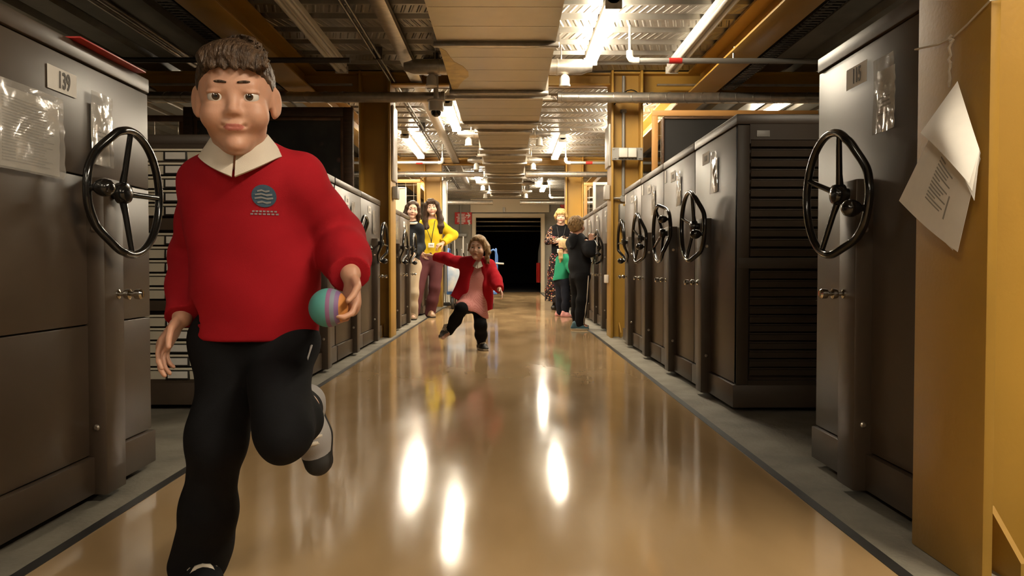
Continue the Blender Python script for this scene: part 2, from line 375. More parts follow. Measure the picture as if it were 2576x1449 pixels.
    if drawers:
        put('face_frame', B().box(XF, XF + side * .055, y0 - .002, y0 + .03, .13, H - .05, .003).box(X2, X2 - side * .05, y0 - .002, y0 + .03, .13, H - .05).box(XF + side * .055, X2 - side * .05, y0 - .002, y0 + .03, H - .135, H - .046).box(XF + side * .055, X2 - side * .05, y0, y0 + .03, .128, .15), 'brown' if side < 0 else 'brown_dark', t)
        zs, dm, lab = drawers
        x0, x1 = XF + side * .06, X2 - side * .055
        me = ml = mp_ = None
        for z in zs[0]:
            hgt = zs[1]
            if me is None:
                bb = B(); bb.prism([(0, 0), (.006, 0), (.012, hgt * .62), (0, hgt * .62)], lambda a, zz: (x0, -a, zz), lambda a, zz: (x1, -a, zz))
                bb.box(x0, x1, -.016, 0, hgt * .70, hgt * .86, .002) if side < 0 else bb.box(x0, x1, -.012, 0, hgt * .70, hgt * .78, .001)
                o = put('drawer', bb, dm, t); me = o.data
            else:
                o = bpy.data.objects.new('drawer', me); C.objects.link(o); adopt(o, t)
            o.location = (0, y0 + .004, z)
            if lab:
                if ml is None:
                    xc = XF + side * .355
                    f = put('label_holder', B().box(xc - .055, xc + .055, -.0135, -.006, .0, hgt * .66, .001), 'dark_metal'); ml = f.data
                    q = put('label_card', B().box(xc - .046, xc + .046, -.0150, -.013, .006, hgt * .60), 'paper'); mp_ = q.data
                else:
                    f = bpy.data.objects.new('label_holder', ml); C.objects.link(f); q = bpy.data.objects.new('label_card', mp_); C.objects.link(q)
                f.parent = o; q.parent = o
        if side > 0:
            put('header_plate', B().box(XF + .085, XF + .145, y0 - .006, y0, H - .105, H - .075, .002), 'steel_grey', t)
        for r_ in zs[2]:
            put('mid_rail', B().box(XF + side * .004, X2 - side * .004, y0 - .004, y0 + .03, r_[0], r_[1], .002), 'brown' if side < 0 else 'brown_dark', t)
    return t
zsL = ([1.168 - .0638 * k for k in range(5)] + [.777 - .0632 * k for k in range(5)] + [.395 - .0622 * k for k in range(5)], .0625, [(.845, .90), (.468, .515)])
zsR = ([1.222 - .0455 * k for k in range(12)] + [.62 - .0405 * k for k in range(12)], .0425, [(.665, .715)])
w139 = cabinet(-1, 1.76, 2.59, 2.255, 'brown mobile cabinet numbered 139 with a printed list in a sleeve', 0., number='139', seams=True, big_pocket=True)
cabinet(-1, 3.63, 4.47, 4.1, 'brown mobile cabinet with cream labelled drawers behind the running boy', .4, (zsL, 'cream', True))
cabinet(-1, 4.47, 5.34, 4.97, 'brown mobile cabinet just behind the running boy, next after the drawer cabinet', 1.0)
cabinet(-1, 5.36, 6.30, 5.93, 'brown mobile cabinet second from the shaded yellow column, wheel hub towards us', 2.7)
cabinet(-1, 6.30, 7.25, 6.86, 'brown mobile cabinet standing against the shaded yellow column', 1.45)
cabinet(-1, 7.76, 8.6, 8.27, 'brown mobile cabinet just behind the shaded yellow column', 1.5)
cabinet(-1, 8.6, 9.45, 9.08, 'brown mobile cabinet the dark-haired woman peers over', 1.6)
zsF = ([.75 - .0632 * k for k in range(10)], .0625, [(.80, .9)])
cabinet(-1, 10.78, 11.55, 11.15, 'brown mobile cabinet with cream drawers behind the woman in yellow', .3, (zsF, 'cream', True))
cabinet(-1, 11.55, 12.3, 11.93, 'brown mobile cabinet between the woman in yellow and the blue trolley', 1.2)
w115 = cabinet(1, 1.9, 2.63, 2.28, 'brown mobile cabinet numbered 115 beside the large ochre column', .33, number='115')
cabinet(1, 3.54, 4.35, 4.05, 'brown mobile cabinet whose side shows rows of dark shallow drawers', .30, (zsR, 'brown_dark', False))
cabinet(1, 4.35, 5.22, 4.865, 'brown mobile cabinet directly behind the one with dark drawers', -.52, extra_tag=True)
cabinet(1, 5.22, 6.09, 5.69, 'third brown mobile cabinet counting from the dark drawers to the column', .42, extra_tag=True)
cabinet(1, 6.09, 6.95, 6.48, 'brown mobile cabinet in front of the column with white switches', 1.5, extra_tag=True)
cabinet(1, 7.76, 8.6, 8.25, 'brown mobile cabinet whose wheel the boy in the hoodie is turning', .5)
cabinet(1, 8.6, 9.45, 9.03, 'brown mobile cabinet just past the boy in the black hoodie', 1.3)
cabinet(1, 9.45, 10.3, 9.9, 'brown mobile cabinet beside the girl in the green top', .9)
cabinet(1, 10.3, 11.15, 10.72, 'brown mobile cabinet nearest the woman in the floral skirt', 1.1)

cabinet(1, 11.15, 12.0, 11.6, 'brown mobile cabinet behind the woman in the floral skirt', .7)
cabinet(1, 12.0, 12.85, 12.62, 'last brown mobile cabinet before the column behind the floral skirt', 1.2)

# ------------------------------------------------------------------ lights
def batten(x, y0, y1, lit, label, z=2.45, body='white', lamp='tube'):
    t = thing('strip_light', (x, (y0 + y1) / 2, z), label, 'light', 'lit strip lights' if lit else 'unlit strip lights')
    b = B(); b.prism([(-.045, .08), (.045, .08), (.045, .035), (.02, .012), (-.02, .012), (-.045, .035)], lambda a, c: (x + a, y0, z + c), lambda a, c: (x + a, y1, z + c)); put('housing', b, body, t)
    for s in (-1, 1):
        b = B(); b.lathe([(.017, 0), (.019, .02), (.019, y1 - y0 - .06), (.017, y1 - y0 - .04)], (x + s * .032, y0 + .02, z), (0, 1, 0), 14)
        put('tube', b, lamp if lit else 'tube_off', t)
    for y in (y0, y1 - .02):
        put('end_cap', B().box(x - .058, x + .058, y, y + .02, z - .024, z + .04, .004), 'grey_white', t)
    return t
batten(.72, 5.3, 6.8, True, 'bright strip light above the corridor near the nearest duct joint')
batten(-.66, 8.5, 10.1, True, 'bright strip light behind the dome camera')
batten(-1.40, 10.6, 12.6, True, 'bright strip light along the shaded column side above the women')
batten(.77, 10.9, 12.7, True, 'bright strip light above the girl in the green top')
batten(1.43, 8.6, 10.6, True, 'bright strip light partly hidden by the column with switches')
batten(3.0, 7.9, 9.4, True, 'bright strip light glimpsed above the dark drawer cabinet')
batten(-.60, 15.0, 16.5, True, 'small bright strip light far along beside the cable trunking')
batten(.80, 16.6, 18.1, True, 'small bright strip light far along near the end wall')
batten(-3.0, 8.2, 9.8, True, 'bright strip light beyond the large framed painting')
batten(-1.75, 17.0, 18.6, True, 'added strip light hidden behind the far column on the trolley side')  # hidden lamp added to brighten the end wall
batten(2.25, 17.0, 18.6, True, 'added strip light hidden behind the far column on the floral skirt side')  # its counterpart, also added for the end wall
batten(1.49, 4.6, 7.08, False, 'unlit white strip light beside the ochre beam above the dark cabinets')
batten(-1.50, 4.6, 7.08, False, 'unlit strip light beside the ochre beam above the running boy')
batten(1.45, -.6, 1.2, True, 'unseen strip light added over the near end of the cabinet 115 side', lamp='tube_fill')  # out-of-view fill lamp added for the cabinet faces opposite
batten(.72, -3.6, -2.1, True, 'unseen dimmer strip light over the corridor behind the camera', lamp='tube_dim')  # unseen lamp behind the camera, gives the frontal light
batten(-1.45, -2.4, -.8, True, 'unseen dimmer strip light added over the near end of the cabinet 139 side', lamp='tube_dim')  # unseen lamp added to light the big column's corridor face
batten(-1.4, -5.6, -4.1, True, 'unseen dimmer strip light at the near end of the store', lamp='tube_dim')  # unseen, farther back, lights the near end from the front

# ------------------------------------------------------------------ air duct, pipes, trays
dt = thing('air_duct', (-.08, 7, 2.3), 'large rectangular galvanised air duct running along the ceiling', 'duct')
ZD = 2.29
def dsec(x0, x1, y0, y1, xa=None, xb=None, z=ZD):
    xa = x0 if xa is None else xa; xb = x1 if xb is None else xb
    b = B(); b.prism([(0, z), (1, z), (1, DECK - .03), (0, DECK - .03)], lambda a, c: (x0 + (x1 - x0) * a, y0, c), lambda a, c: (xa + (xb - xa) * a, y1, c))
    k = 4 if y1 - y0 > 1 else 0
    for i in range(1, k):                                   # folded cross-breaks on the underside
        yy = y0 + (y1 - y0) * i / k; b.box(x0 + .01, x1 - .01, yy - .004, yy + .004, z - .0012, z)
    put('duct_section', b, 'galv', dt)
def dfl(x0, x1, y, z=ZD): put('joint_flange', B().box(x0 - .028, x1 + .028, y - .028, y + .028, z - .03, z + .004, .006).box(x0 - .028, x0, y - .022, y + .022, z, DECK - .04).box(x1, x1 + .028, y - .022, y + .022, z, DECK - .04), 'galv_rough', dt)
ys = [-2.0, -.4, 1.1, 2.6, 4.1, 5.64, 7.17, 8.7]
for a, c in zip(ys, ys[1:]): dsec(-.505, .345, a, c); dfl(-.505, .345, c)
dsec(-.505, .345, 8.7, 9.2, -.36, .27)
ys = [9.2, 10.6, 12.0, 13.4, 14.8, 16.2, 17.4]; dfl(-.36, .27, 9.2)
for a, c in zip(ys, ys[1:]): dsec(-.36, .27, a, c); dfl(-.36, .27, c)
b = B(); pp = [(-.503, 5.75), (-.46, 5.85), (-.44, 6.02), (-.42, 6.15), (-.36, 6.28), (-.325, 6.45), (-.33, 6.62), (-.38, 6.75), (-.42, 6.9), (-.45, 7.05), (-.503, 7.1)]
b.prism(pp, lambda x, y: (x, y, ZD - .0018), lambda x, y: (x, y, ZD)); put('paint_stain', b, 'yellow_stain', dt)
for i, (y, x0, x1) in enumerate(((7.22, -.56, .40), (10.9, -.42, .33), (13.6, -.42, .33), (16.3, -.42, .33))):
    w = ('nearest', 'second', 'third', 'farthest')[i]
    t = thing('duct_hanger', (-.08, y, 2.2), f'steel trapeze hanger under the air duct, {w} along it', 'hanger', 'duct hangers')
    put('strut', B().box(x0, x1, y - .02, y + .02, ZD - .06, ZD - .032), 'galv_rough', t)
    for x in (x0 + .03, x1 - .03):
        put('rod', B().lathe([(.007, 0), (.007, DECK - ZD + .05)], (x, y, ZD - .05), (0, 0, 1), 8), 'white', t)
        put('foot_plate', B().box(x - .045, x + .045, y - .03, y + .03, ZD - .07, ZD - .058), 'white', t)
def spiral(x0, x1, y, z, r, label, m='galv_rough'):
    t = thing('spiral_pipe', ((x0 + x1) / 2, y, z), label, 'pipe', 'spiral air pipes')
    put('pipe', B().lathe([(r, 0), (r, abs(x1 - x0))], (min(x0, x1), y, z), (1, 0, 0), 24), m, t)
    n = int(abs(x1 - x0) / .16)
    for i in range(n):                                      # standing seam winding round the pipe
        xx = min(x0, x1) + .08 + i * .16; pts = [(xx + .05 * math.cos(a), y + (r + .001) * math.cos(a), z + (r + .001) * math.sin(a)) for a in [2 * PI * k / 20 for k in range(20)]]
        if i < 28: put('seam', B().tube(pts, .004, 5, closed=True), m, t)
    xe = x0
    put('end_spigot', B().lathe([(r * 1.14, 0), (r * 1.14, .03), (r * 1.05, .035), (r * 1.05, .05)], (xe, y, z), (1 if x1 > x0 else -1, 0, 0), 24), m, t)
spiral(.46, 5.9, 7.18, 2.235, .048, 'galvanised spiral pipe crossing the column with white switches')
spiral(-.58, -5.9, 7.18, 2.235, .048, 'spiral pipe crossing the shaded column behind the dome camera')
spiral(.30, 5.9, 12.9, 2.215, .045, 'galvanised spiral pipe above the children by the cabinets')
spiral(-.40, -5.9, 12.9, 2.215, .045, 'galvanised spiral pipe above the woman in yellow')
spiral(.30, 3.5, 18.9, 2.25, .05, 'far spiral pipe across the end wall over the floral skirt woman')
spiral(-.36, -3.5, 18.9, 2.25, .05, 'far spiral pipe across the end wall over the red sign')
def sprinkler(x0, x1, y, z, label, band=True, m='steel_grey', elbow=True):
    t = thing('sprinkler_pipe', ((x0 + x1) / 2, y, z), label, 'pipe', 'sprinkler branch pipes'); s = 1 if x1 > x0 else -1
    put('pipe', B().tube([(x0 + s * .06, y, z), (x1, y, z)], .021, 14), m, t)
    if elbow: put('elbow', B().tube([(x0, y, z + .075), (x0, y, z + .03), (x0 + s * .012, y, z + .010), (x0 + s * .03, y, z), (x0 + s * .07, y, z)], .026, 14), 'white', t)
    if elbow: put('drop', B().tube([(x0, y, z + .07), (x0, y, DECK)], .012, 10), 'steel_grey', t)
    if band: put('red_band', B().tube([(x0 + s * .30, y, z), (x0 + s * .40, y, z)], .0225, 14), 'red', t)
    put('clip_hook', B().tube([(x0 + s * .80, y, z + .02), (x0 + s * .80, y, z + .06), (x0 + s * .80, y - .03, z + .1)], .008, 8), 'bolt', t)
sprinkler(.94, 5.9, 6.0, 2.26, 'grey sprinkler pipe with a red band under the ochre beam')
sprinkler(-1.15, -5.9, 6.0, 2.26, 'dark sprinkler pipe crossing above the running boy', False, 'conduit_dark', False)
sprinkler(.88, 5.9, 11.75, 2.25, 'white sprinkler pipe with a red band beyond the column with switches')
sprinkler(-.98, -5.9, 11.75, 2.25, 'white sprinkler pipe crossing above the two women')
sprinkler(.96, 5.9, 17.6, 2.25, 'short white pipe stub above the floral skirt woman', False)
def nozzle(side, y, label, r=.065):
    x0 = (.349 if side > 0 else -.509) if y < 8.7 else (.274 if side > 0 else -.364)
    z = 2.352 if y < 8.7 else 2.365
    L_ = .27 if y < 8.7 else .18
    t = thing('air_nozzle', (x0 + side * .15, y, z), label, 'nozzle', 'air nozzles beside the duct')
    put('branch_pipe', B().lathe([(r, 0), (r, .06), (r * 1.06, .062), (r * 1.06, .075), (r, .077), (r, L_), (r * .7, L_ + .05), (r * .55, L_ + .09), (0, L_ + .09)], (x0, y, z), (side, 0, 0), 22), 'galv_rough', t)
    put('hanger_rod', B().tube([(x0 + side * .10, y, z + r), (x0 + side * .10, y, DECK + .02)], .005, 6), 'bolt', t)
    xb = x0 + side * .13; rr = .042
    put('bell', B().lathe([(.012, r * .7), (.02, r), (rr * .8, r + .012), (rr, r + .03), (rr, r + .075), (rr * 1.15, r + .085), (rr * 1.15, r + .098), (rr * .8, r + .10), (.01, r + .108), (0, r + .108)], (xb, y, z), (0, 0, -1), 22), 'white', t)
nozzle(1, 6.55, 'air nozzle with a white bell beside the nearest lit strip light')
nozzle(-1, 6.55, 'dark air nozzle above the dome camera')
for i, (y, wl, wr) in enumerate(((9.9, 'air nozzle by the bright light behind the dome camera', 'air nozzle just past the spiral pipe on the switches side'), (12.3, 'air nozzle ahead of the far spiral pipe over the trolley side', 'air nozzle next to the strip light over the green-top girl'), (15.6, 'small far air nozzle over the trolley', 'small far air nozzle beside the last strip light'), (17.3, 'air nozzle at the end of the duct on the sign side', 'air nozzle at the end of the duct on the floral skirt side'))):
    nozzle(-1, y, wl, .05); nozzle(1, y, wr, .05)
# cable trunking and conduits along the ceiling
def run(name, label, x, z, w, h, y0, y1, m, cat):
    return tag(put(name, B().box(x - w / 2, x + w / 2, y0, y1, z, z + h, .003), m), label, cat)
run('cable_trunking', 'flat galvanised cable trunking running beside the air duct', -.87, 2.44, .11, .05, .5, 17.6, 'galv_rough', 'trunking')
for k, x in enumerate((-1.075, -1.115)):
    t = thing('conduit', (x, 9, 2.44), ('thin dark conduit nearer the cable trunking', 'thin dark conduit of the pair farther from the cable trunking')[k], 'conduit', 'ceiling conduits')
    put('pipe', B().tube([(x, .6, 2.44), (x, 17.5, 2.44)], .011, 8), 'conduit_dark', t)
    for y in (3.2, 4.9, 6.6, 8.3, 10, 11.7, 13.4):
        put('saddle_clip', B().box(x - .018, x + .018, y - .012, y + .012, 2.425, 2.527), 'conduit_dark', t)
def tray(x0, x1, z, y0, y1, label):
    t = thing('cable_tray', ((x0 + x1) / 2, (y0 + y1) / 2, z), label, 'cable tray', 'perforated cable trays')
    put('side_rail', B().box(x0, x0 + .006, y0, y1, z, z + .05), 'dark_metal', t); put('side_rail', B().box(x1 - .006, x1, y0, y1, z, z + .05), 'dark_metal', t)
    b = B(); y = y0
    while y < y1: b.box(x0, x1, y, y + .028, z, z + .004); y += .055
    put('slotted_base', b, 'dark_metal', t)
    put('cable', B().tube([(x0 + .03, y0, z + .02), (x0 + .032, y1, z + .02)], .014, 8), 'conduit_dark', t)
tray(-2.20, -2.085, 2.33, 3.0, 7.3, 'dark slotted cable tray beside the ochre beam over the cream drawers')
tray(2.0, 2.12, 2.33, 2.2, 7.3, 'dark slotted cable tray beside the ochre beam over cabinet 115')
for i, (x, z, y0, y1, m, l) in enumerate(((-2.62, 2.40, 4.9, 6.8, 'galv_rough', 'pale ceiling pipe above the gap in the cream drawer row'), (-2.68, 2.40, 4.9, 6.7, 'galv_rough', 'second pale ceiling pipe of the pair in the dark bay'), (-2.30, 2.44, 5.2, 6.9, 'galv_rough', 'pale ceiling pipe close to the slotted tray'), (-3.3, 2.32, 2.5, 7.3, 'conduit_dark', 'dark ceiling pipe above the cabinet numbered 139'))):
    tag(put('ceiling_pipe', B().tube([(x, y0, z), (x, y1, z)], .022, 10), m), l, 'pipe', 'pipes in the dark bay')
tag(put('pipe_rail', B().box(-6, -1.45, 7.28, 7.32, 2.37, 2.385), 'galv_rough'), 'thin pale rail on the cross beam behind the running boy', 'rail')
tag(put('pipe_rail', B().box(1.4, 6, 7.28, 7.32, 2.37, 2.385), 'galv_rough'), 'thin pale rail on the cross beam beyond cabinet 115', 'rail')
# ------------------------------------------------------------------ things on the columns
def wallbox(name, x0, x1, y0, y1, z0, z1, m, label, cat, bev=.004):
    return tag(put(name, B().box(x0, x1, y0, y1, z0, z1, bev), m), label, cat)
t = thing('conduit', (1.10, 7.44, 1.5), 'grey vertical conduit on the column with white switches', 'conduit')
put('pipe', B().tube([(1.11, 7.46, 1.36), (1.11, 7.46, 2.18)], .016, 12), 'steel_grey', t)
put('pipe', B().tube([(1.11, 7.46, 2.30), (1.11, 7.46, 2.50)], .016, 12), 'steel_grey', t)
put('round_box', B().lathe([(.03, 0), (.034, .01), (.034, .035), (0, .04)], (1.11, 7.49, 1.335), (0, -1, 0), 16), 'steel_grey', t)
put('pipe', B().tube([(1.09, 7.46, 1.335), (1.0, 7.46, 1.335)], .013, 12), 'galv_rough', t)
put('collar', B().lathe([(.03, 0), (.03, .03)], (1.11, 7.46, 2.15), (0, 0, 1), 14), 'steel_grey', t)
t = thing('switch_plate', (1.13, 7.34, 1.74), 'slotted steel plate with two white switches on the yellow column', 'switch')
b = B(); b.box(.985, 1.275, 7.335, 7.345, 1.685, 1.80)
put('back_plate', b, 'steel_grey', t)
for x in (1.0, 1.26):
    for z in (1.70, 1.785): put('screw', B().lathe([(.009, 0), (.006, .006), (0, .006)], (x, 7.335, z), (0, -1, 0), 10), 'bolt', t)
for i in range(8):
    put('slot', B().box(1.01 + i * .032, 1.028 + i * .032, 7.333, 7.336, 1.692, 1.699), 'dark_metal', t)
for x0, x1 in ((1.045, 1.128), (1.132, 1.212)): put('switch_cover', B().box(x0, x1, 7.300, 7.335, 1.705, 1.792, .006), 'white', t)
t = thing('junction_box', (1.13, 7.40, 1.2), 'grey box with a yellow tag at the foot of the conduit', 'box')
put('case', B().box(1.065, 1.215, 7.36, 7.48, 1.10, 1.275, .006), 'steel_grey', t)
put('tag_plate', B().box(1.095, 1.135, 7.356, 7.36, 1.255, 1.272), 'yellow', t)
b = B(); b.tube([(1.0, 7.33, 2.20)] + [(1.0 + .32 * k / 10, 7.33, 2.20 + .14 * math.sin(PI * k / 10)) for k in range(1, 11)], .006, 6)
tag(put('cable', b, 'black'), 'thin black cable looping over the column with white switches', 'cable')
wallbox('wall_panel', .955, .978, 7.36, 7.64, 1.63, 2.03, 'grey_white', 'pale panel on the corridor side of the column with switches', 'panel', .01)
wallbox('sensor_box', .93, .978, 7.42, 7.56, 1.32, 1.46, 'grey_white', 'small pale box low on the column with switches, above the wheel', 'box', .008)
wallbox('wall_panel', -1.107, -1.085, 7.42, 7.68, 1.50, 2.22, 'grey_white', 'tall pale panel on the corridor side of the shaded column', 'panel', .01)
wallbox('sensor_box', -1.107, -1.055, 7.46, 7.60, 1.33, 1.45, 'steel_grey', 'grey box on the shaded column beneath its pale panel', 'box', .008)
wallbox('wall_panel', -1.107, -1.03, 13.12, 13.38, 1.25, 2.15, 'white', 'white strip on the column behind the woman in yellow', 'panel', .02)
wallbox('socket_box', .945, .978, 7.5, 7.6, .52, .60, 'white', 'small white socket box low on the column with switches', 'socket', .006)

# papers hanging from a string round the big column
t = thing('string', (.97, 1.7, 1.19), 'white string tied round the big ochre column', 'string')
xs = .974
A, K, Bq = pt(2303, 116, 1.858), pt(2405, 96, 1.70), pt(2488, 12, 1.576)
A.x = K.x = Bq.x = xs
KY, KZ = 1.700, CAMZ + (673 - 96) * 1.70 / FPX
K = Vector((xs, KY, KZ)); A = Vector((xs, 1.862, KZ + .018)); E = Vector((xs, 1.574, KZ + .036))
put('loop', B().tube([(1.0, 1.868, A.z + .002), A, K + Vector((0, .06, .001)), K, K + Vector((0, -.05, .012)), E, (1.01, 1.568, E.z + .004), (1.29, 1.568, E.z + .01), (1.292, 1.868, A.z + .01), (1.0, 1.868, A.z + .002)], .0022, 7), 'string', t)
kn = B(); kn.tube([K + Vector((-.004, 0, .004)), K + Vector((-.008, .004, -.002)), K + Vector((-.004, -.003, -.008)), K + Vector((-.009, -.002, -.014))], .0042, 8); put('knot', kn, 'string', t)
TOPZ = CAMZ + (673 - 212) * 1.68 / FPX
kb = [K + Vector((-.008 + .002 * math.sin(k * 2.1), .002 * math.cos(k * 2.6), -.006 - (KZ - TOPZ - .004) * k / 12)) for k in range(13)]
put('tail', B().tube(kb, [.0026 + .001 * math.sin(k * 2.4) ** 2 for k in range(13)], 7), 'string', t)
t = thing('paper_bundle', (.95, 1.68, 1.0), 'curled white paper sheets hanging by a corner on the ochre column', 'papers')
def corner(u, v, X): Y = X * FPX / (u - 1277); return Vector((X, Y, CAMZ + (673 - v) * Y / FPX))
def psheet(name, T, L_, R_, Bt, bulge, sag):
    """a sheet hung by its corner T; the other corners are left, right and bottom"""
    def fn(u, v):
        p = T * ((1 - u) * (1 - v)) + R_ * (u * (1 - v)) + L_ * ((1 - u) * v) + Bt * (u * v)
        w = math.sin(PI * u) * math.sin(PI * v); e = math.sin(PI * u) * v
        return p + Vector((-bulge * w - .5 * bulge * e, .35 * sag * e, sag * e))
    return put(name, B().sheet(fn, 18, 18, .0004), 'paper', t), fn
s1, f1 = psheet('sheet', corner(2404, 207, .958), corner(2262, 505, .925), corner(2466, 385, .966), corner(2412, 634, .950), .006, -.004)
psheet('sheet', corner(2405, 207, .962), corner(2285, 498, .940), corner(2466, 400, .970), corner(2400, 630, .962), .004, -.004)
for k, (lu, lv, bu, bv) in enumerate(((2314, 335, 2438, 462), (2342, 328, 2446, 480), (2364, 330, 2452, 505))):
    psheet('turned_sheet', corner(2405, 206, .952 + .002 * k), corner(lu, lv, .905 + .014 * k), corner(2462 + k, 376 + 4 * k, .955 + .002 * k), corner(bu, bv, .915 + .012 * k), .012 - .003 * k, .014)
for r in range(13):
    u0 = .36; v0 = .42 + r * .030; w = .12 + .20 * abs(math.sin(r * 1.9))
    def fl(a, c): 
        p = f1(u0 + w * a, v0 + .012 * c); return (p[0] - .0012, p[1], p[2])
    put('print_line', B().sheet(fl, 4, 1, .0003), 'ink_light', s1)
def fl(a, c):
    p = f1(.70 + .02 * c, .60 + .22 * a); return (p[0] - .0012, p[1], p[2])
put('print_line', B().sheet(fl, 4, 1, .0003), 'ink_light', s1)

# dome camera
t = thing('dome_camera', (-.60, 6.78, 2.0), 'white dome security camera hanging on a pole', 'camera')
cx, cy = pt(1097, 275, 6.78).x, 6.78
zc = lambda v: pt(1097, v, 6.78).z
put('pole', B().lathe([(.021, 0), (.021, zc(160) - zc(252))], (cx, cy, zc(252)), (0, 0, 1), 16), 'grey_white', t)
put('ceiling_plate', B().lathe([(.05, 0), (.05, .012)], (cx, cy, zc(160)), (0, 0, 1), 16).box(cx - .02, cx + .02, cy - .02, cy + .02, zc(160), DECK), 'dark_metal', t)
put('housing', B().lathe([(.022, 0), (.04, .008), (.075, .014), (.078, .022), (.068, .03), (.068, .085), (.06, .105), (.04, .112), (0, .112)], (cx, cy, zc(248)), (0, 0, -1), 28), 'grey_white', t)
put('dome', B().lathe([(.046, 0), (.045, .015), (.038, .032), (.022, .045), (0, .05)], (cx, cy, zc(248) - .11), (0, 0, -1), 24), 'black', t)
p0, p1 = pt(1065, 150, 6.95), pt(1108, 186, 6.95)
wallbox('speaker_box', p0.x, p1.x, 6.93, 7.03, p1.z, DECK, 'dark_metal', 'dark box fixed to the ceiling behind the dome camera', 'box')

# ------------------------------------------------------------------ pictures and racks standing above the cabinets
def picture(name, x0, x1, y, z0, z1, fw, fm, pm, label, cat, inner=None, depth=.05):
    t = thing(name, ((x0 + x1) / 2, y, z0), label, cat)
    b = B()
    def mould(z): return [(0, 0), (fw, 0), (fw, -depth * .5), (fw * .6, -depth * .6), (fw * .35, -depth), (0, -depth * .8)]
    b.box(x0, x0 + fw, y - depth, y, z0, z1, .006); b.box(x1 - fw, x1, y - depth, y, z0, z1, .006); b.box(x0 + fw, x1 - fw, y - depth, y, z1 - fw, z1, .006); b.box(x0 + fw, x1 - fw, y - depth, y, z0, z0 + fw, .006)
    put('frame', b, fm, t)
    if inner:
        b = B(); g = fw * .35; X0, X1, Z0, Z1 = x0 + fw, x1 - fw, z0 + fw, z1 - fw
        b.box(X0, X0 + g, y - depth * .6, y, Z0, Z1, .003); b.box(X1 - g, X1, y - depth * .6, y, Z0, Z1, .003); b.box(X0 + g, X1 - g, y - depth * .6, y, Z1 - g, Z1, .003); b.box(X0 + g, X1 - g, y - depth * .6, y, Z0, Z0 + g, .003)
        put('inner_moulding', b, inner, t)
    put('canvas', B().box(x0 + fw * .8, x1 - fw * .8, y - .02, y - .004, z0 + fw * .8, z1 - fw * .8), pm, t)
    return t
def still_life():
    m = mat('dark_still_life', (.035, .035, .03), .35, col2=(.012, .011, .01), vscale=4., coat=.3)
    nt = m.node_tree; L = nt.links.new; b = nt.nodes['Principled BSDF']; old = b.inputs['Base Color'].links[0].from_socket
    tc = nt.nodes.new('ShaderNodeTexCoord'); v = nt.nodes.new('ShaderNodeTexVoronoi'); v.inputs['Scale'].default_value = 9.; L(tc.outputs['Object'], v.inputs['Vector'])
    r = nt.nodes.new('ShaderNodeValToRGB'); r.color_ramp.elements[0].position = .12; r.color_ramp.elements[0].color = (1, 1, 1, 1); r.color_ramp.elements[1].position = .28; r.color_ramp.elements[1].color = (0, 0, 0, 1); L(v.outputs['Distance'], r.inputs[0])
    n = nt.nodes.new('ShaderNodeTexNoise'); n.inputs['Scale'].default_value = 2.2; L(tc.outputs['Object'], n.inputs['Vector'])
    r2 = nt.nodes.new('ShaderNodeValToRGB'); r2.color_ramp.elements[0].position = .52; r2.color_ramp.elements[1].position = .6; L(n.outputs['Fac'], r2.inputs[0])
    k = nt.nodes.new('ShaderNodeMath'); k.operation = 'MULTIPLY'; L(r.outputs[0], k.inputs[0]); L(r2.outputs[0], k.inputs[1])
    mx = nt.nodes.new('ShaderNodeMix'); mx.data_type = 'RGBA'; L(k.outputs[0], mx.inputs['Factor']); L(old, mx.inputs['A']); mx.inputs['B'].default_value = (.14, .06, .05, 1); L(mx.outputs['Result'], b.inputs['Base Color'])
    return m
M['still_life'] = still_life()
picture('framed_painting', -2.86, -1.365, 6.93, 1.292, 2.085, .085, 'dark_wood', 'still_life', 'large dark framed painting standing on the cabinets behind the running boy', 'painting', 'gilt_wood')
M['canvas_red'] = mat('dim_canvas', (.06, .045, .03), .5, var=.5, vscale=9.)
def rack(x0, x1, y, z0, z1, label, bars=.05, m='orange', step=.14, dz=.14):
    t = thing('picture_rack', ((x0 + x1) / 2, y, z0), label, 'rack', 'picture racks above the cabinets')
    put('top_bar', B().box(x0, x1, y - .02, y + .02, z1 - bars, z1, .003), m, t)
    for x in (x0, x1 - bars): put('upright', B().box(x, x + bars, y - .02, y + .02, z0, z1 - bars, .003), m, t)
    b = B(); x = x0 + bars + .03
    while x < x1 - bars: b.box(x - .0025, x + .0025, y - .0025, y + .0025, z0, z1 - bars); x += step
    z = z1 - bars - .03
    while z > z0 + .03: b.box(x0 + bars, x1 - bars, y - .0055, y - .0005, z - .0025, z + .0025); z -= dz
    put('wire_mesh', b, 'rope_wire', t)
    return t
rack(-4.3, -2.88, 7.0, 1.292, 2.03, 'dim picture rack with bare wires beyond the running boy', .055, 'gilt_wood', .21, .3)
rack(1.28, 2.75, 6.9, 1.372, 2.06, 'orange picture rack holding the black board')
picture('black_board', 1.36, 2.62, 6.87, 1.372, 1.995, .02, 'dark_wood', 'board_black', 'plain black board hung on the orange rack', 'board', depth=.03)
rack(-2.2, -1.30, 11.6, 1.292, 1.98, 'orange picture rack behind the two women', .05, 'orange', .12, .16)
picture('white_board', -2.1, -1.50, 11.55, 1.292, 1.86, .02, 'grey_white', 'beige', 'pale board hung on the rack behind the dark-haired woman', 'board', depth=.03)
rack(1.2, 2.2, 12.2, 1.372, 2.0, 'orange picture rack beyond the column with switches', .05, 'orange', .10, .16)
picture('dark_picture', 1.16, 1.75, 10.6, 1.372, 1.83, .04, 'grey_white', 'canvas_red', 'small dark picture with a pale frame beyond the column with switches', 'picture', depth=.03)
tag(put('red_folder', B().box(-1.50, -1.155, 2.12, 2.50, 1.2905, 1.2955, .001), 'red'), 'thin red folder lying on the cabinet numbered 139', 'folder')
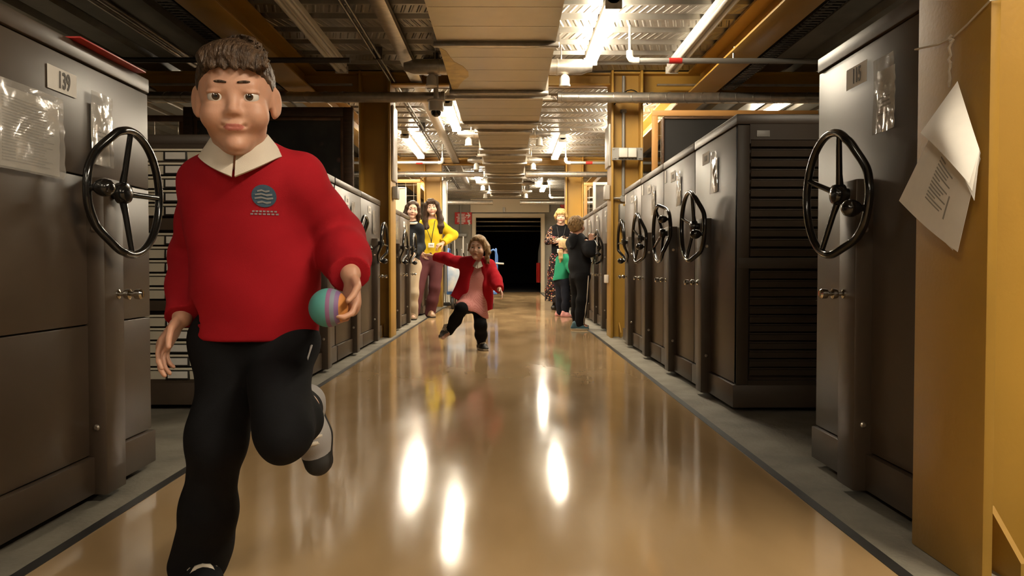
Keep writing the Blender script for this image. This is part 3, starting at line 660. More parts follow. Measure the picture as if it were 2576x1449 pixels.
tag(put('flat_case', B().box(-2.35, -1.92, 3.72, 4.05, 1.291, 1.312, .003), 'dark_metal'), 'flat dark case on the cabinet with cream drawers', 'case')

# ------------------------------------------------------------------ end wall and trolley
t = thing('warning_sign', (-1.28, 20.98, 2.0), 'red sign with white lettering and an arrow on the end wall', 'sign')
a0, a1 = pt(1144, 534, 20.97), pt(1187, 564, 20.97)
put('board', B().box(a0.x, a1.x, 20.975, 20.995, a1.z, a0.z, .002), 'sign_red', t)
xm = a0.x + (a1.x - a0.x) * .38; hh = a0.z - a1.z
for r, w in enumerate((.20, .18, .26, .20, .22, .22, .13)):
    put('text_line', B().box(xm - w / 2, xm + w / 2, 20.971, 20.975, a0.z - hh * (.13 + .125 * r), a0.z - hh * (.20 + .125 * r)), 'white', t)
ax, az = a0.x + (a1.x - a0.x) * .92, a0.z - hh * .27
b = B(); b.prism([(ax, az), (ax - .06, az + .075), (ax - .09, az + .075), (ax - .05, az + .018), (ax - .125, az + .018), (ax - .125, az - .018), (ax - .05, az - .018), (ax - .09, az - .075), (ax - .06, az - .075)], lambda x, z: (x, 20.975, z), lambda x, z: (x, 20.970, z)); put('arrow', b, 'white', t)
b = B(); b.prism([(ax - .08, az - .12), (ax, az - .12), (ax - .02, az - .17), (ax, az - .21), (ax - .03, az - .25), (ax - .02, az - .28), (ax - .06, az - .24), (ax - .05, az - .2), (ax - .08, az - .17)], lambda x, z: (x, 20.975, z), lambda x, z: (x, 20.970, z)); put('flame_symbol', b, 'white', t)
q = pt(1159, 530, 20.93)
t = thing('conduit', (q.x, 20.93, 1.7), 'thin pale conduit running down past the red sign', 'conduit')
put('pipe', B().tube([(q.x, 20.93, 2.5), (q.x, 20.93, 1.56)], .014, 8), 'steel_grey', t)
put('switch_box', B().box(q.x - .12, q.x + .16, 20.88, 20.99, 1.50, 1.58, .01), 'steel_grey', t)
q = pt(1268, 530, 20.9)
wallbox('door_sensor', q.x - .03, q.x + .03, 20.90, 20.95, q.z - .04, q.z + .09, 'grey_white', 'small pale sensor on the board above the dark doorway', 'sensor')
q = pt(1418, 516, 20.95)
t = thing('fire_bell', (q.x, 20.95, q.z), 'round red alarm bell on the end wall', 'bell')
put('gong', B().lathe([(.10, 0), (.10, .03), (.08, .06), (.03, .075), (0, .075)], (q.x, 20.98, q.z), (0, -1, 0), 20), 'red', t)
put('back_box', B().box(q.x - .06, q.x + .06, 20.97, 21.0, q.z - .06, q.z + .06), 'red', t)
q0, q1 = pt(1354, 668, 21.7), pt(1366, 722, 21.7)
for k, (y, z, w_) in enumerate(((22.4, 2.0, 1.0), (24.5, 1.98, .8), (27.5, 1.96, .9))):
    tag(put('store_pipe', B().tube([(-w_ - .6, y, z), (w_ + .6, y, z)], .035, 12), 'galv_rough'), ('first', 'second', 'third')[k] + ' dim pipe crossing the dark store beyond the doorway', 'pipe', 'pipes in the dark store')
t = thing('coat', (.86, 21.7, 1.0), 'dark red coat hanging just inside the dark doorway', 'coat')
b = B(); b.sheet(lambda u, v: (.80 + .16 * u, 21.6 + .03 * math.sin(9 * u) + .02 * math.sin(5 * v), .25 + .55 * v), 12, 8, .02); put('body', b, 'red', t)
b = B(); b.tube([(.90, 21.6, .75), (.92, 21.62, 1.1), (.97, 21.6, 1.6)], [.06, .07, .03], 10); put('scarf', b, 'ink', t)
b = B(); b.tube([(.97, 21.6, 1.6), (1.05, 21.6, 1.66), (2.1, 21.6, 1.66)], .012, 8); put('hook_rail', b, 'dark_metal', t)

t = thing('trolley', (-.6, 12.9, 0), 'blue flat trolley with hoop handles behind the girl in red', 'trolley')
TX0, TX1, TY0, TY1 = -.98, -.17, 12.45, 13.0
put('platform', B().box(TX0, TX1, TY0, TY1, .235, .285, .01), 'blue', t)
for x in (TX0 + .02, TX1 - .02):
    put('hoop_handle', B().tube([(x, TY0 + .06, .28), (x, TY0 + .06, .85), (x, TY0 + .09, .93), (x, TY0 + .15, .97), (x, TY1 - .15, .97), (x, TY1 - .09, .93), (x, TY1 - .06, .85), (x, TY1 - .06, .28)], .016, 12), 'blue', t)
    put('cross_tube', B().tube([(x, TY0 + .06, .62), (x, TY1 - .06, .62)], .011, 8), 'blue', t)
put('hoop_handle', B().tube([(TX1 - .13, TY0 + .05, .28), (TX1 - .13, TY0 + .05, .86), (TX1 - .11, TY0 + .05, .93), (TX1 - .06, TY0 + .05, .96), (TX1 - .02, TY0 + .05, .93), (TX1, TY0 + .05, .86), (TX1, TY0 + .05, .28)], .016, 12), 'blue', t)
put('latch_lever', B().tube([(TX1 - .02, TY0 + .04, .74), (TX1 + .11, TY0 + .04, .73)], .014, 8), 'grey_white', t)
for x in (TX0 + .09, TX1 - .09):
    for y in (TY0 + .08, TY1 - .08):
        c = put('caster_fork', B().box(x - .035, x - .028, y - .03, y + .03, .09, .22).box(x + .028, x + .035, y - .03, y + .03, .09, .22).box(x - .035, x + .035, y - .035, y + .035, .21, .235), 'bolt', t)
        put('wheel', B().lathe([(.055, -.022), (.098, -.022), (.103, -.012), (.103, .012), (.098, .022), (.055, .022)], (x, y, .104), (1, 0, 0), 26), 'rubber', c)
        put('wheel_disc', B().lathe([(.0, -.02), (.06, -.02), (.06, .02), (0, .02)], (x, y, .104), (1, 0, 0), 20), 'grey_wheel', c)
M['poster'] = mat('pale_blue_print', (.20, .32, .50), .5, col2=(.62, .62, .60), vscale=5.)
a0, a1 = pt(1124, 665, 12.42), pt(1150, 700, 12.42)
tag(put('print_board', B().box(TX0 + .02, TX0 + .30, 12.42, 12.435, .286, .72, .002), 'poster'), 'blue and white printed board leaning on the trolley', 'board')
tag(put('cardboard_sheet', B().box(TX0 + .05, TX0 + .22, 12.50, 12.53, .286, .66, .002), 'orange'), 'brown cardboard sheet standing on the trolley behind the print', 'cardboard')
t = thing('tool_stand', (-1.0, 13.7, 0), 'stand of upright black and white poles behind the woman in yellow', 'stand')
put('base', B().box(-1.22, -.70, 13.6, 13.85, 0, .06, .01), 'dark_metal', t)
put('top_rail', B().box(-1.22, -.70, 13.70, 13.74, .78, .82, .004), 'dark_metal', t)
for x in (-1.2, -.72): put('upright', B().box(x - .012, x + .012, 13.7, 13.74, .05, .8), 'dark_metal', t)
for k in range(12):
    x = -1.18 + k * .043; hgt = 1.0 + .16 * math.sin(k * 2.3)
    put('pole', B().tube([(x, 13.68, .06), (x + .02 * math.sin(k * 1.7), 13.68, hgt), (x + .03 * math.sin(k * 1.7), 13.66, hgt + .06)], .011, 8), ('white', 'black', 'steel_grey')[k % 3], t)
# ------------------------------------------------------------------ people: smooth surfaces from blended limbs
V = lambda *a: np.array(a, float)
def unit(v): v = np.asarray(v, float); return v / max(1e-9, np.linalg.norm(v))
class F:
    """collects limbs, balls and cuts, then meshes their blended surface"""
    def __init__(s, vox): s.p = []; s.vox = vox
    def cap(s, a, b, ra, rb, k=.02, flat=None, fs=1., op='u'): s.p.append(('c', np.asarray(a, float), np.asarray(b, float), ra, rb, k, flat, fs, op)); return s
    def chain(s, pts, rs, k=.02, **kw):
        for i in range(len(pts) - 1): s.cap(pts[i], pts[i + 1], rs[i], rs[i + 1], k, **kw)
        return s
    def ell(s, c, r, R=None, k=.02, op='u'): s.p.append(('e', np.asarray(c, float), np.asarray(r, float), np.eye(3) if R is None else R, k, op)); return s
    def cut(s, o, n, k=.004, rad=None): s.p.append(('h', np.asarray(o, float), unit(n), k, rad)); return s        # removes the side n points to (rad: only near o)
    def mesh(s, name, noise=None, smooth=1):
        lo = np.full(3, 1e9); hi = -lo
        for q in s.p:
            if q[0] == 'c' and q[8] == 'u': e = max(q[3], q[4]) * max(1, q[7]); lo = np.minimum(lo, np.minimum(q[1], q[2]) - e); hi = np.maximum(hi, np.maximum(q[1], q[2]) + e)
            if q[0] == 'e' and q[5] == 'u': e = max(q[2]); lo = np.minimum(lo, q[1] - e); hi = np.maximum(hi, q[1] + e)
        h = s.vox; lo -= 4 * h + .01; hi += 4 * h + .01
        n = np.ceil((hi - lo) / h).astype(int) + 1
        X = [(lo[i] + h * np.arange(n[i])).astype(np.float32) for i in range(3)]
        f = np.full(n, .5, np.float32)
        def sub(a, b): 
            i0 = np.clip(np.floor((a - lo) / h).astype(int), 0, n); i1 = np.clip(np.ceil((b - lo) / h).astype(int) + 1, 0, n)
            return tuple(slice(i0[i], i1[i]) for i in range(3))
        for q in s.p:
            if q[0] == 'h':
                if q[4]:
                    sl = sub(q[1] - q[4], q[1] + q[4]); x, y, z = X[0][sl[0]][:, None, None] - q[1][0], X[1][sl[1]][None, :, None] - q[1][1], X[2][sl[2]][None, None, :] - q[1][2]
                    d = np.minimum(x * q[2][0] + y * q[2][1] + z * q[2][2], (q[4] - np.sqrt(x * x + y * y + z * z))); f[sl] = np.maximum(f[sl], d); continue
                d = (X[0][:, None, None] - q[1][0]) * q[2][0] + (X[1][None, :, None] - q[1][1]) * q[2][1] + (X[2][None, None, :] - q[1][2]) * q[2][2]
                k = q[3]; g = np.clip(.5 - .5 * (f - d) / k, 0, 1) if k else None
                f = (f * (1 - g) + d * g + k * g * (1 - g)).astype(np.float32) if k else np.maximum(f, d)
                continue
            k = q[5] if q[0] == 'c' else q[4]; op = q[8] if q[0] == 'c' else q[5]
            if q[0] == 'c': e = max(q[3], q[4]) * max(1, q[7]) + k + 3 * h; a, b = np.minimum(q[1], q[2]) - e, np.maximum(q[1], q[2]) + e
            else: e = max(q[2]) + k + 3 * h; a, b = q[1] - e, q[1] + e
            sl = sub(a, b)
            if any(t.stop <= t.start for t in sl): continue
            x, y, z = X[0][sl[0]][:, None, None], X[1][sl[1]][None, :, None], X[2][sl[2]][None, None, :]
            if q[0] == 'c':
                A, Bv, ra, rb, flat, fs = q[1], q[2], q[3], q[4], q[6], q[7]
                x, y, z = x - A[0], y - A[1], z - A[2]; d = Bv - A; dd = max(1e-12, d @ d)
                if flat is not None:
                    w = unit(flat); pf = x * w[0] + y * w[1] + z * w[2]; g = (1 / fs - 1)
                    x, y, z = x + pf * w[0] * g, y + pf * w[1] * g, z + pf * w[2] * g
                    d = d + (d @ w) * w * g; dd = max(1e-12, d @ d)
                t = np.clip((x * d[0] + y * d[1] + z * d[2]) / dd, 0, 1)
                v = np.sqrt((x - t * d[0]) ** 2 + (y - t * d[1]) ** 2 + (z - t * d[2]) ** 2) - (ra + (rb - ra) * t)
                if flat is not None: v = v * min(1, (fs + 1) / 2)
            else:
                R, r = q[3], q[2]; x, y, z = x - q[1][0], y - q[1][1], z - q[1][2]
                a_ = [(x * R[0, i] + y * R[1, i] + z * R[2, i]) for i in range(3)]
                k0 = np.sqrt(sum((a_[i] / r[i]) ** 2 for i in range(3))); k1 = np.sqrt(sum((a_[i] / r[i] ** 2) ** 2 for i in range(3))) + 1e-9
                v = k0 * (k0 - 1) / k1
            o = f[sl]
            if op == 'u': g = np.clip(.5 + .5 * (o - v) / k, 0, 1); f[sl] = o * (1 - g) + v * g - k * g * (1 - g)
            else: v = -v; g = np.clip(.5 - .5 * (o - v) / k, 0, 1); f[sl] = o * (1 - g) + v * g + k * g * (1 - g)
        if noise is not None: f = f + noise(X[0][:, None, None], X[1][None, :, None], X[2][None, None, :]).astype(np.float32)
        return nets(f, lo, h, name, smooth)
def nets(f, lo, h, name, smooth):
    ins = f < 0
    c = [ins[i:ins.shape[0] - 1 + i, j:ins.shape[1] - 1 + j, k:ins.shape[2] - 1 + k] for i in (0, 1) for j in (0, 1) for k in (0, 1)]
    cnt = sum(a.astype(np.int8) for a in c); act = (cnt > 0) & (cnt < 8)
    I = np.argwhere(act); idx = np.full(act.shape, -1, np.int32); idx[act] = np.arange(len(I))
    acc = np.zeros((len(I), 3)); num = np.zeros(len(I))
    cor = [(i, j, k) for i in (0, 1) for j in (0, 1) for k in (0, 1)]
    for a in range(8):
        for b in range(a + 1, 8):
            df = [cor[b][t] - cor[a][t] for t in range(3)]
            if sum(abs(t) for t in df) != 1: continue
            va = f[I[:, 0] + cor[a][0], I[:, 1] + cor[a][1], I[:, 2] + cor[a][2]]; vb = f[I[:, 0] + cor[b][0], I[:, 1] + cor[b][1], I[:, 2] + cor[b][2]]
            m = (va < 0) != (vb < 0); t = np.where(m, va / np.where(m, va - vb, 1), 0)
            acc += m[:, None] * (np.array(cor[a]) + t[:, None] * np.array(df)); num += m
    P = lo + h * (I + acc / np.maximum(num, 1)[:, None])
    Q = []
    for ax in range(3):
        s0 = [slice(None)] * 3; s1 = [slice(None)] * 3; s0[ax] = slice(0, -1); s1[ax] = slice(1, None)
        A, Bq = ins[tuple(s0)], ins[tuple(s1)]; e = np.argwhere(A != Bq); u, v = [(1, 2), (2, 0), (0, 1)][ax]
        e = e[(e[:, u] > 0) & (e[:, v] > 0) & (e[:, u] < act.shape[u]) & (e[:, v] < act.shape[v])]
        def at(du, dv): g = e.copy(); g[:, u] -= du; g[:, v] -= dv; return idx[g[:, 0], g[:, 1], g[:, 2]]
        q = np.stack([at(0, 0), at(1, 0), at(1, 1), at(0, 1)], 1); fl = A[e[:, 0], e[:, 1], e[:, 2]]
        q[~fl] = q[~fl][:, ::-1]; Q.append(q)
    Q = np.concatenate(Q); Q = Q[(Q >= 0).all(1)]
    for _ in range(smooth):                                # light relaxation of the grid
        S_ = np.zeros_like(P); N_ = np.zeros(len(P))
        for a in range(4):
            for b in ((a + 1) % 4, (a + 3) % 4): np.add.at(S_, Q[:, a], P[Q[:, b]]); np.add.at(N_, Q[:, a], 1)
        P = .5 * P + .5 * S_ / np.maximum(N_, 1)[:, None]
    me = bpy.data.meshes.new(name)
    me.vertices.add(len(P)); me.vertices.foreach_set('co', P.astype(np.float32).ravel())
    me.loops.add(len(Q) * 4); me.loops.foreach_set('vertex_index', Q.astype(np.int32).ravel())
    me.polygons.add(len(Q)); me.polygons.foreach_set('loop_start', np.arange(0, len(Q) * 4, 4, dtype=np.int32)); me.polygons.foreach_set('loop_total', np.full(len(Q), 4, np.int32))
    me.update(calc_edges=True); me.validate()
    return me
def folds(amp, freq=40., seed=0.):
    def fn(x, y, z):
        a = np.sin(freq * (x * .9 + .35 * y + .5 * z) + seed + 1.7 * np.sin(freq * .41 * (z - .6 * x) + seed)); b = np.sin(freq * .73 * (z * 1.1 - .7 * x + .3 * y) + 2.1 * seed + 1.3 * np.sin(freq * .37 * (x + y)))
        return amp * ((a + b) * .5 - .75)
    return fn
def emit(name, fld, m, parent, noise=None, smooth=1):
    me = fld.mesh(name, noise, smooth); return link(name, me, m, parent, 180)

# ---- head
def frame(fwd, up):
    f = unit(fwd); r = unit(np.cross(f, up)); return np.stack([r, f, np.cross(r, f)], 1)      # columns: right, forward, up
def head(fd, c, R, s, child=True, mouth='smile', jaw=1.):
    """c: head centre (half-way chin to crown); s: chin to crown; adds the skull and face to the body field"""
    P = lambda x, y, z: c + R @ (V(x, y, z) * s)
    E = lambda p, r, k, op='u', tilt=None: fd.ell(P(*p), V(*r) * s, R if tilt is None else R @ tilt, k * s, op)
    E((0, -.07, .125), (.335, .40, .375), .05)
    E((0, .09, -.10), (.258 * jaw, .26, .35), .09)
    E((0, .19, -.38), (.13 * jaw, .12, .11), .12)
    for x in (-1, 1):
        E((x * .155, .20, -.16), (.12, .12, .12), .09)
        E((x * .165 * jaw, .02, -.27), (.08, .14, .11), .09)
    kd = 1. if child else 0.
    fd.cap(P(-.15, .272, .085), P(.15, .272, .085), (.055 - .012 * kd) * s, (.055 - .012 * kd) * s, .07 * s)
    ez = -.012 * kd
    for x in (-1, 1): E((x * .138, .392, ez), (.088, .080, .056), .045, 's')
    fd.cap(P(0, .312, .02), P(0, .395 - .012 * kd, -.115), .022 * s, (.043 - .004 * kd) * s, .05 * s)
    E((0, .400 - .015 * kd, -.130), (.046, .040, .038), .03)
    for x in (-1, 1):
        E((x * (.050 - .004 * kd), .358 - .01 * kd, -.142), (.034, .042, .030), .025)
        E((x * .024, .398 - .014 * kd, -.168), (.012, .014, .009), .012, 's')
        E((x * .138, .282, ez + .044), (.088, .062, .020), .02)                     # upper lid
        E((x * .138, .284, ez - .050), (.080, .052, .014), .025)                    # lower lid
        E((x * .165, .235, -.17), (.10, .11, .10), .08)
    E((0, .335, -.258), (.105, .055, .060), .06)                                # the mound of the mouth
    w = .112 if mouth == 'smile' else .086
    E((0, .364, -.250), (w, .030, .012), .018); E((0, .360, -.281), (w * .80, .032, .014), .018)
    if mouth == 'open': E((0, .41, -.27), (.070, .07, .034), .02, 's')
    else:
        for t_ in range(5):                                                     # the line of the lips, turned up at the corners
            u = (t_ - 2) / 2; E((u * w * .85, .405, -.268 + (.020 if mouth == 'smile' else .010) * u * u), (w * .30, .030, .0065), .010, 's')
        for x in (-1, 1): E((x * w * 1.06, .362, -.255), (.02, .03, .015), .02, 's')
    E((0, .30, -.42), (.085, .085, .065), .07)
    for x in (-1, 1):                                                           # ears
        tl = np.array(Matrix.Rotation(x * .5, 3, 'Z'))
        E((x * .345, -.03, -.03), (.030, .085, .135), .03, 'u', tl)
        E((x * .372, -.005, -.02), (.022, .045, .085), .02, 's', tl)
        E((x * .325, .0, -.135), (.026, .035, .045), .03)
    return P
M_eye = {}
def face_parts(root, P, R, s, iris, skin_dark, brow, open_mouth=False, teeth=False, bt=.014):
    M['eye_white'] = M.get('eye_white') or mat('eye_white', (.62, .58, .54), .15, coat=.4)
    for x in (-1, 1):
        o = P(x * .138, .258, -.006); r = .077 * s
        b = B(); b.lathe([(r * math.sin(a), -r * math.cos(a)) for a in [PI * k / 14 for k in range(15)]], o, R @ V(0, 1, 0), 20)
        e = put('eye', b, ['eye_white', iris, 'black'], root, 180)
        fw = Vector(R @ V(x * -.03, 1, -.02)); oo = Vector(o)
        for p in e.data.polygons:
            d = (p.center - oo).normalized().dot(fw.normalized()); p.material_index = 2 if d > .982 else 1 if d > .90 else 0
        b = B(); b.tube([P(x * (.045 + .180 * u), .338 - .13 * u * u + .010, .098 + .030 * math.sin(PI * (.15 + .7 * u)) - .02 * u) for u in [k / 8 for k in range(9)]], [bt * s * (.5 + 1.2 * math.sin(PI * (.12 + .8 * k / 8))) for k in range(9)], 8)
        put('eyebrow', b, brow, root, 180)
    if open_mouth or teeth:
        b = B(); b.lathe([(0, -.02 * s), (.05 * s, -.016 * s), (.064 * s, 0), (.05 * s, .012 * s), (0, .016 * s)], P(0, .335, -.268), R @ V(0, 1, 0), 16)
        put('mouth_inside', b, 'black' if not teeth else 'eye_white', root, 180)
def paint_face(o, P, R, s, lip, n0=1):
    """lip colour on the faces of the lips, rosy cheeks on the cheeks"""
    me = o.data; n = len(me.polygons); ce = np.empty(n * 3); me.polygons.foreach_get('center', ce); ce = ce.reshape(-1, 3)
    L = (ce - P(0, 0, 0)) @ R / s
    m = (np.abs(L[:, 0]) < .108) & (L[:, 1] > .31) & (((L[:, 0] / .108) ** 2 + ((L[:, 2] + .270) / .046) ** 2) < 1)
    mi = np.zeros(n, np.int32); mi[m] = n0; me.polygons.foreach_set('material_index', mi)
# ---- hand
def hand(fd, w, d, pn, s, curl=.5, thumb=1, spread=.06, grip=None):
    """w wrist, d pointing direction, pn palm normal, s hand length, curl in radians per joint"""
    d = unit(d); pn = unit(np.asarray(pn) - (np.asarray(pn) @ d) * d); a = np.cross(d, pn) * thumb           # a: towards the thumb
    w = np.asarray(w, float)
    fd.cap(w, w + d * .45 * s, .135 * s, .20 * s, .05 * s, flat=pn, fs=.55)
    fd.cap(w + d * .25 * s + a * .12 * s, w + d * .47 * s + a * .13 * s, .10 * s, .085 * s, .04 * s, flat=pn, fs=.75); fd.cap(w + d * .25 * s - a * .10 * s, w + d * .44 * s - a * .14 * s, .10 * s, .08 * s, .04 * s, flat=pn, fs=.75)
    for i, L_ in enumerate((.50, .56, .52, .41)):
        off = (.165 - .11 * i) * s; p = w + d * (.48 - .03 * abs(i - 1)) * s + a * off; ang = 0.; r = .048 * s - .004 * s * (i == 3)
        dv = unit(d + a * (1.5 - i) * spread)
        for j, q in enumerate((.46, .31, .23)):
            ang += curl * (.75 if j == 0 else 1.) * (1 + .12 * i); v = dv * math.cos(ang) + pn * math.sin(ang); p2 = p + v * L_ * q * s
            fd.cap(p, p2, r, r * .92, .012 * s); p = p2; r *= .92
    p = w + d * .14 * s + a * .14 * s; v = unit(d * .62 + a * .72 + pn * .25)
    p2 = p + v * .24 * s; fd.cap(p, p2, .075 * s, .058 * s, .04 * s)
    v2 = unit(d * .85 + a * .3 + pn * (.2 + .6 * min(1, curl))); p3 = p2 + v2 * .19 * s; fd.cap(p2, p3, .055 * s, .05 * s, .012 * s)
    v3 = unit(v2 + pn * .5 * min(1, curl)); fd.cap(p3, p3 + v3 * .15 * s, .05 * s, .042 * s, .012 * s)
# ---- foot in a shoe: heel h, toe t, sole normal up
def shoe(root, h, t, up, w, m_up, m_sole, vox=.003, laces=None, height=.06, toe_cap=None, open_top=.5):
    h, t = np.asarray(h, float), np.asarray(t, float); f = unit(t - h); L_ = np.linalg.norm(t - h); u = unit(np.asarray(up) - (np.asarray(up) @ f) * f); r = np.cross(f, u)
    fd = F(vox)
    fd.cap(h + f * .14 * L_ + u * .022, h + f * .55 * L_ + u * .022, w * .42, w * .46, .02, flat=u, fs=.8).cap(h + f * .55 * L_ + u * .022, h + f * .84 * L_ + u * .018, w * .48, w * .40, .02, flat=u, fs=.62)
    fd.cap(h + f * .16 * L_ + u * .03, h + f * .20 * L_ + u * height, w * .40, w * .40, .02); fd.cap(h + f * .30 * L_ + u * height * .8, h + f * .58 * L_ + u * .035, w * .36, w * .38, .02)
    fd.cut(h + u * .012, -u)
    o = emit('shoe', fd, m_up, root)
    fs_ = F(vox); fs_.cap(h + f * .15 * L_ + u * .010, h + f * .55 * L_ + u * .010, w * .46, w * .49, .015, flat=u, fs=.45).cap(h + f * .55 * L_ + u * .010, h + f * .83 * L_ + u * .010, w * .51, w * .43, .015, flat=u, fs=.45)
    fs_.cut(h + u * .020, u).cut(h + u * .0, -u); emit('sole', fs_, m_sole, o)
    if toe_cap:
        ft = F(vox); ft.cap(h + f * .66 * L_ + u * .018, h + f * .85 * L_ + u * .018, w * .48, w * .405, .015, flat=u, fs=.64); ft.cut(h + u * .014, -u).cut(h + f * .74 * L_, -f); emit('toe_cap', ft, toe_cap, o)
    if laces:
        for k in range(5):
            q = h + f * (.36 + .07 * k) * L_ + u * (height * .8 + .36 * w + .010 - .006 * k - .0015 * k)
            b = B(); b.tube([q - r * w * .34 - u * .016, q - r * w * .16 + u * .002, q + u * .005, q + r * w * .16 + u * .002, q + r * w * .34 - u * .016], .0055, 6); put('lace', b, laces, o, 180)
    return o

M['skin'] = mat('child_skin', (.50, .27, .18), .48, 0, .05, 300., sss=.15, spec=.4)
M['skin_pale'] = mat('adult_skin', (.60, .37, .27), .48, 0, .05, 300., sss=.15, spec=.4)
M['lip'] = mat('lip', (.42, .13, .10), .4)
M['iris_brown'] = mat('iris_brown', (.05, .025, .012), .1, coat=.5)
def fabric(name, col, rough=.85, bs=900., b=.25, **k): return mat(name, col, rough, 0, b, bs, sheen=.0, spec=.12, **k)
M['red_knit'] = fabric('red_school_knit', (.30, .008, .014))
M['red_cardigan'] = fabric('red_cardigan_knit', (.42, .012, .022))
M['black_cloth'] = fabric('black_cloth', (.006, .006, .007))
M['hoodie'] = fabric('black_hoodie_fleece', (.014, .015, .018))
M['navy_cloth'] = fabric('navy_cloth', (.013, .015, .024))
M['white_cotton'] = fabric('white_cotton', (.60, .53, .44))
M['green_knit'] = fabric('green_knit', (.02, .21, .115))
M['yellow_knit'] = fabric('yellow_knit', (.60, .43, .022))
M['maroon_cloth'] = fabric('maroon_trousers', (.085, .028, .032))
M['beige_cloth'] = fabric('beige_trousers', (.42, .34, .24))
M['pink_leather'] = mat('pink_shoe', (.62, .28, .27), .5)
M['teal_shoe'] = mat('teal_shoe', (.03, .09, .12), .6)
M['cream_sole'] = mat('cream_sole', (.62, .55, .40), .6)
M['grey_sock'] = fabric('grey_sock', (.32, .30, .29))
M['tan_shoe'] = mat('tan_shoe', (.20, .12, .06), .5)
M['black_leather'] = mat('black_leather', (.012, .011, .010), .35)
def hairmat(name, c, c2, scale=60., stretch=(1, 1, .12)): return mat(name, c, .42, 0, .8, scale, col2=c2, vscale=scale * .8, stretch=stretch, spec=.22)
M['hair_brown'] = hairmat('brown_hair', (.085, .05, .028), (.028, .016, .009), 220., (1, .25, .35))
M['hair_fair'] = hairmat('fair_hair', (.36, .235, .115), (.17, .10, .048), 180.)
M['hair_dark'] = hairmat('dark_brown_hair', (.06, .030, .016), (.018, .010, .006), 150.)
M['hair_blonde'] = hairmat('blonde_hair', (.62, .42, .17), (.33, .20, .075), 180.)
M['hair_light'] = hairmat('light_blonde_hair', (.58, .42, .22), (.34, .22, .10), 180.)
M['hair_sandy'] = hairmat('sandy_hair', (.34, .22, .10), (.16, .10, .045), 180.)
M['eyebrow_brown'] = M['hair_brown']
def gingham():
    m = fabric('red_gingham_cotton', (.50, .165, .155)); nt = m.node_tree; L = nt.links.new; b = nt.nodes['Principled BSDF']
    tc = nt.nodes.new('ShaderNodeTexCoord'); ck = nt.nodes.new('ShaderNodeTexChecker'); ck.inputs['Scale'].default_value = 170.
    ck.inputs['Color1'].default_value = (.50, .17, .16, 1); ck.inputs['Color2'].default_value = (.68, .33, .30, 1); L(tc.outputs['Object'], ck.inputs['Vector']); L(ck.outputs['Color'], b.inputs['Base Color']); return m
M['gingham'] = gingham()
def floral(name, dens, scale):
    m = fabric(name, (.014, .012, .013)); nt = m.node_tree; L = nt.links.new; b = nt.nodes['Principled BSDF']
    tc = nt.nodes.new('ShaderNodeTexCoord'); v = nt.nodes.new('ShaderNodeTexVoronoi'); v.inputs['Scale'].default_value = scale; L(tc.outputs['Object'], v.inputs['Vector'])
    cr = nt.nodes.new('ShaderNodeValToRGB'); e = cr.color_ramp; e.interpolation = 'CONSTANT'
    e.elements[0].color = (.02, .015, .015, 1); e.elements[1].position = .25; e.elements[1].color = (.45, .17, .05, 1)
    for p, c in ((.4, (.50, .36, .22, 1)), (.58, (.30, .045, .05, 1)), (.72, (.40, .25, .25, 1)), (.85, (.03, .02, .03, 1))): q = e.elements.new(p); q.color = c
    sp = nt.nodes.new('ShaderNodeSeparateColor'); L(v.outputs['Color'], sp.inputs[0]); L(sp.outputs[0], cr.inputs[0])
    r = nt.nodes.new('ShaderNodeValToRGB'); r.color_ramp.elements[0].position = dens; r.color_ramp.elements[0].color = (1, 1, 1, 1); r.color_ramp.elements[1].position = dens + .08; r.color_ramp.elements[1].color = (0, 0, 0, 1); L(v.outputs['Distance'], r.inputs[0])
    mx = nt.nodes.new('ShaderNodeMix'); mx.data_type = 'RGBA'; L(r.outputs[0], mx.inputs['Factor']); mx.inputs['A'].default_value = (.014, .011, .012, 1); L(cr.outputs[0], mx.inputs['B']); L(mx.outputs['Result'], b.inputs['Base Color']); return m
M['floral_skirt'] = floral('dark_floral_print', .40, 40.); M['floral_sleeve'] = floral('floral_sleeve_print', .45, 60.)
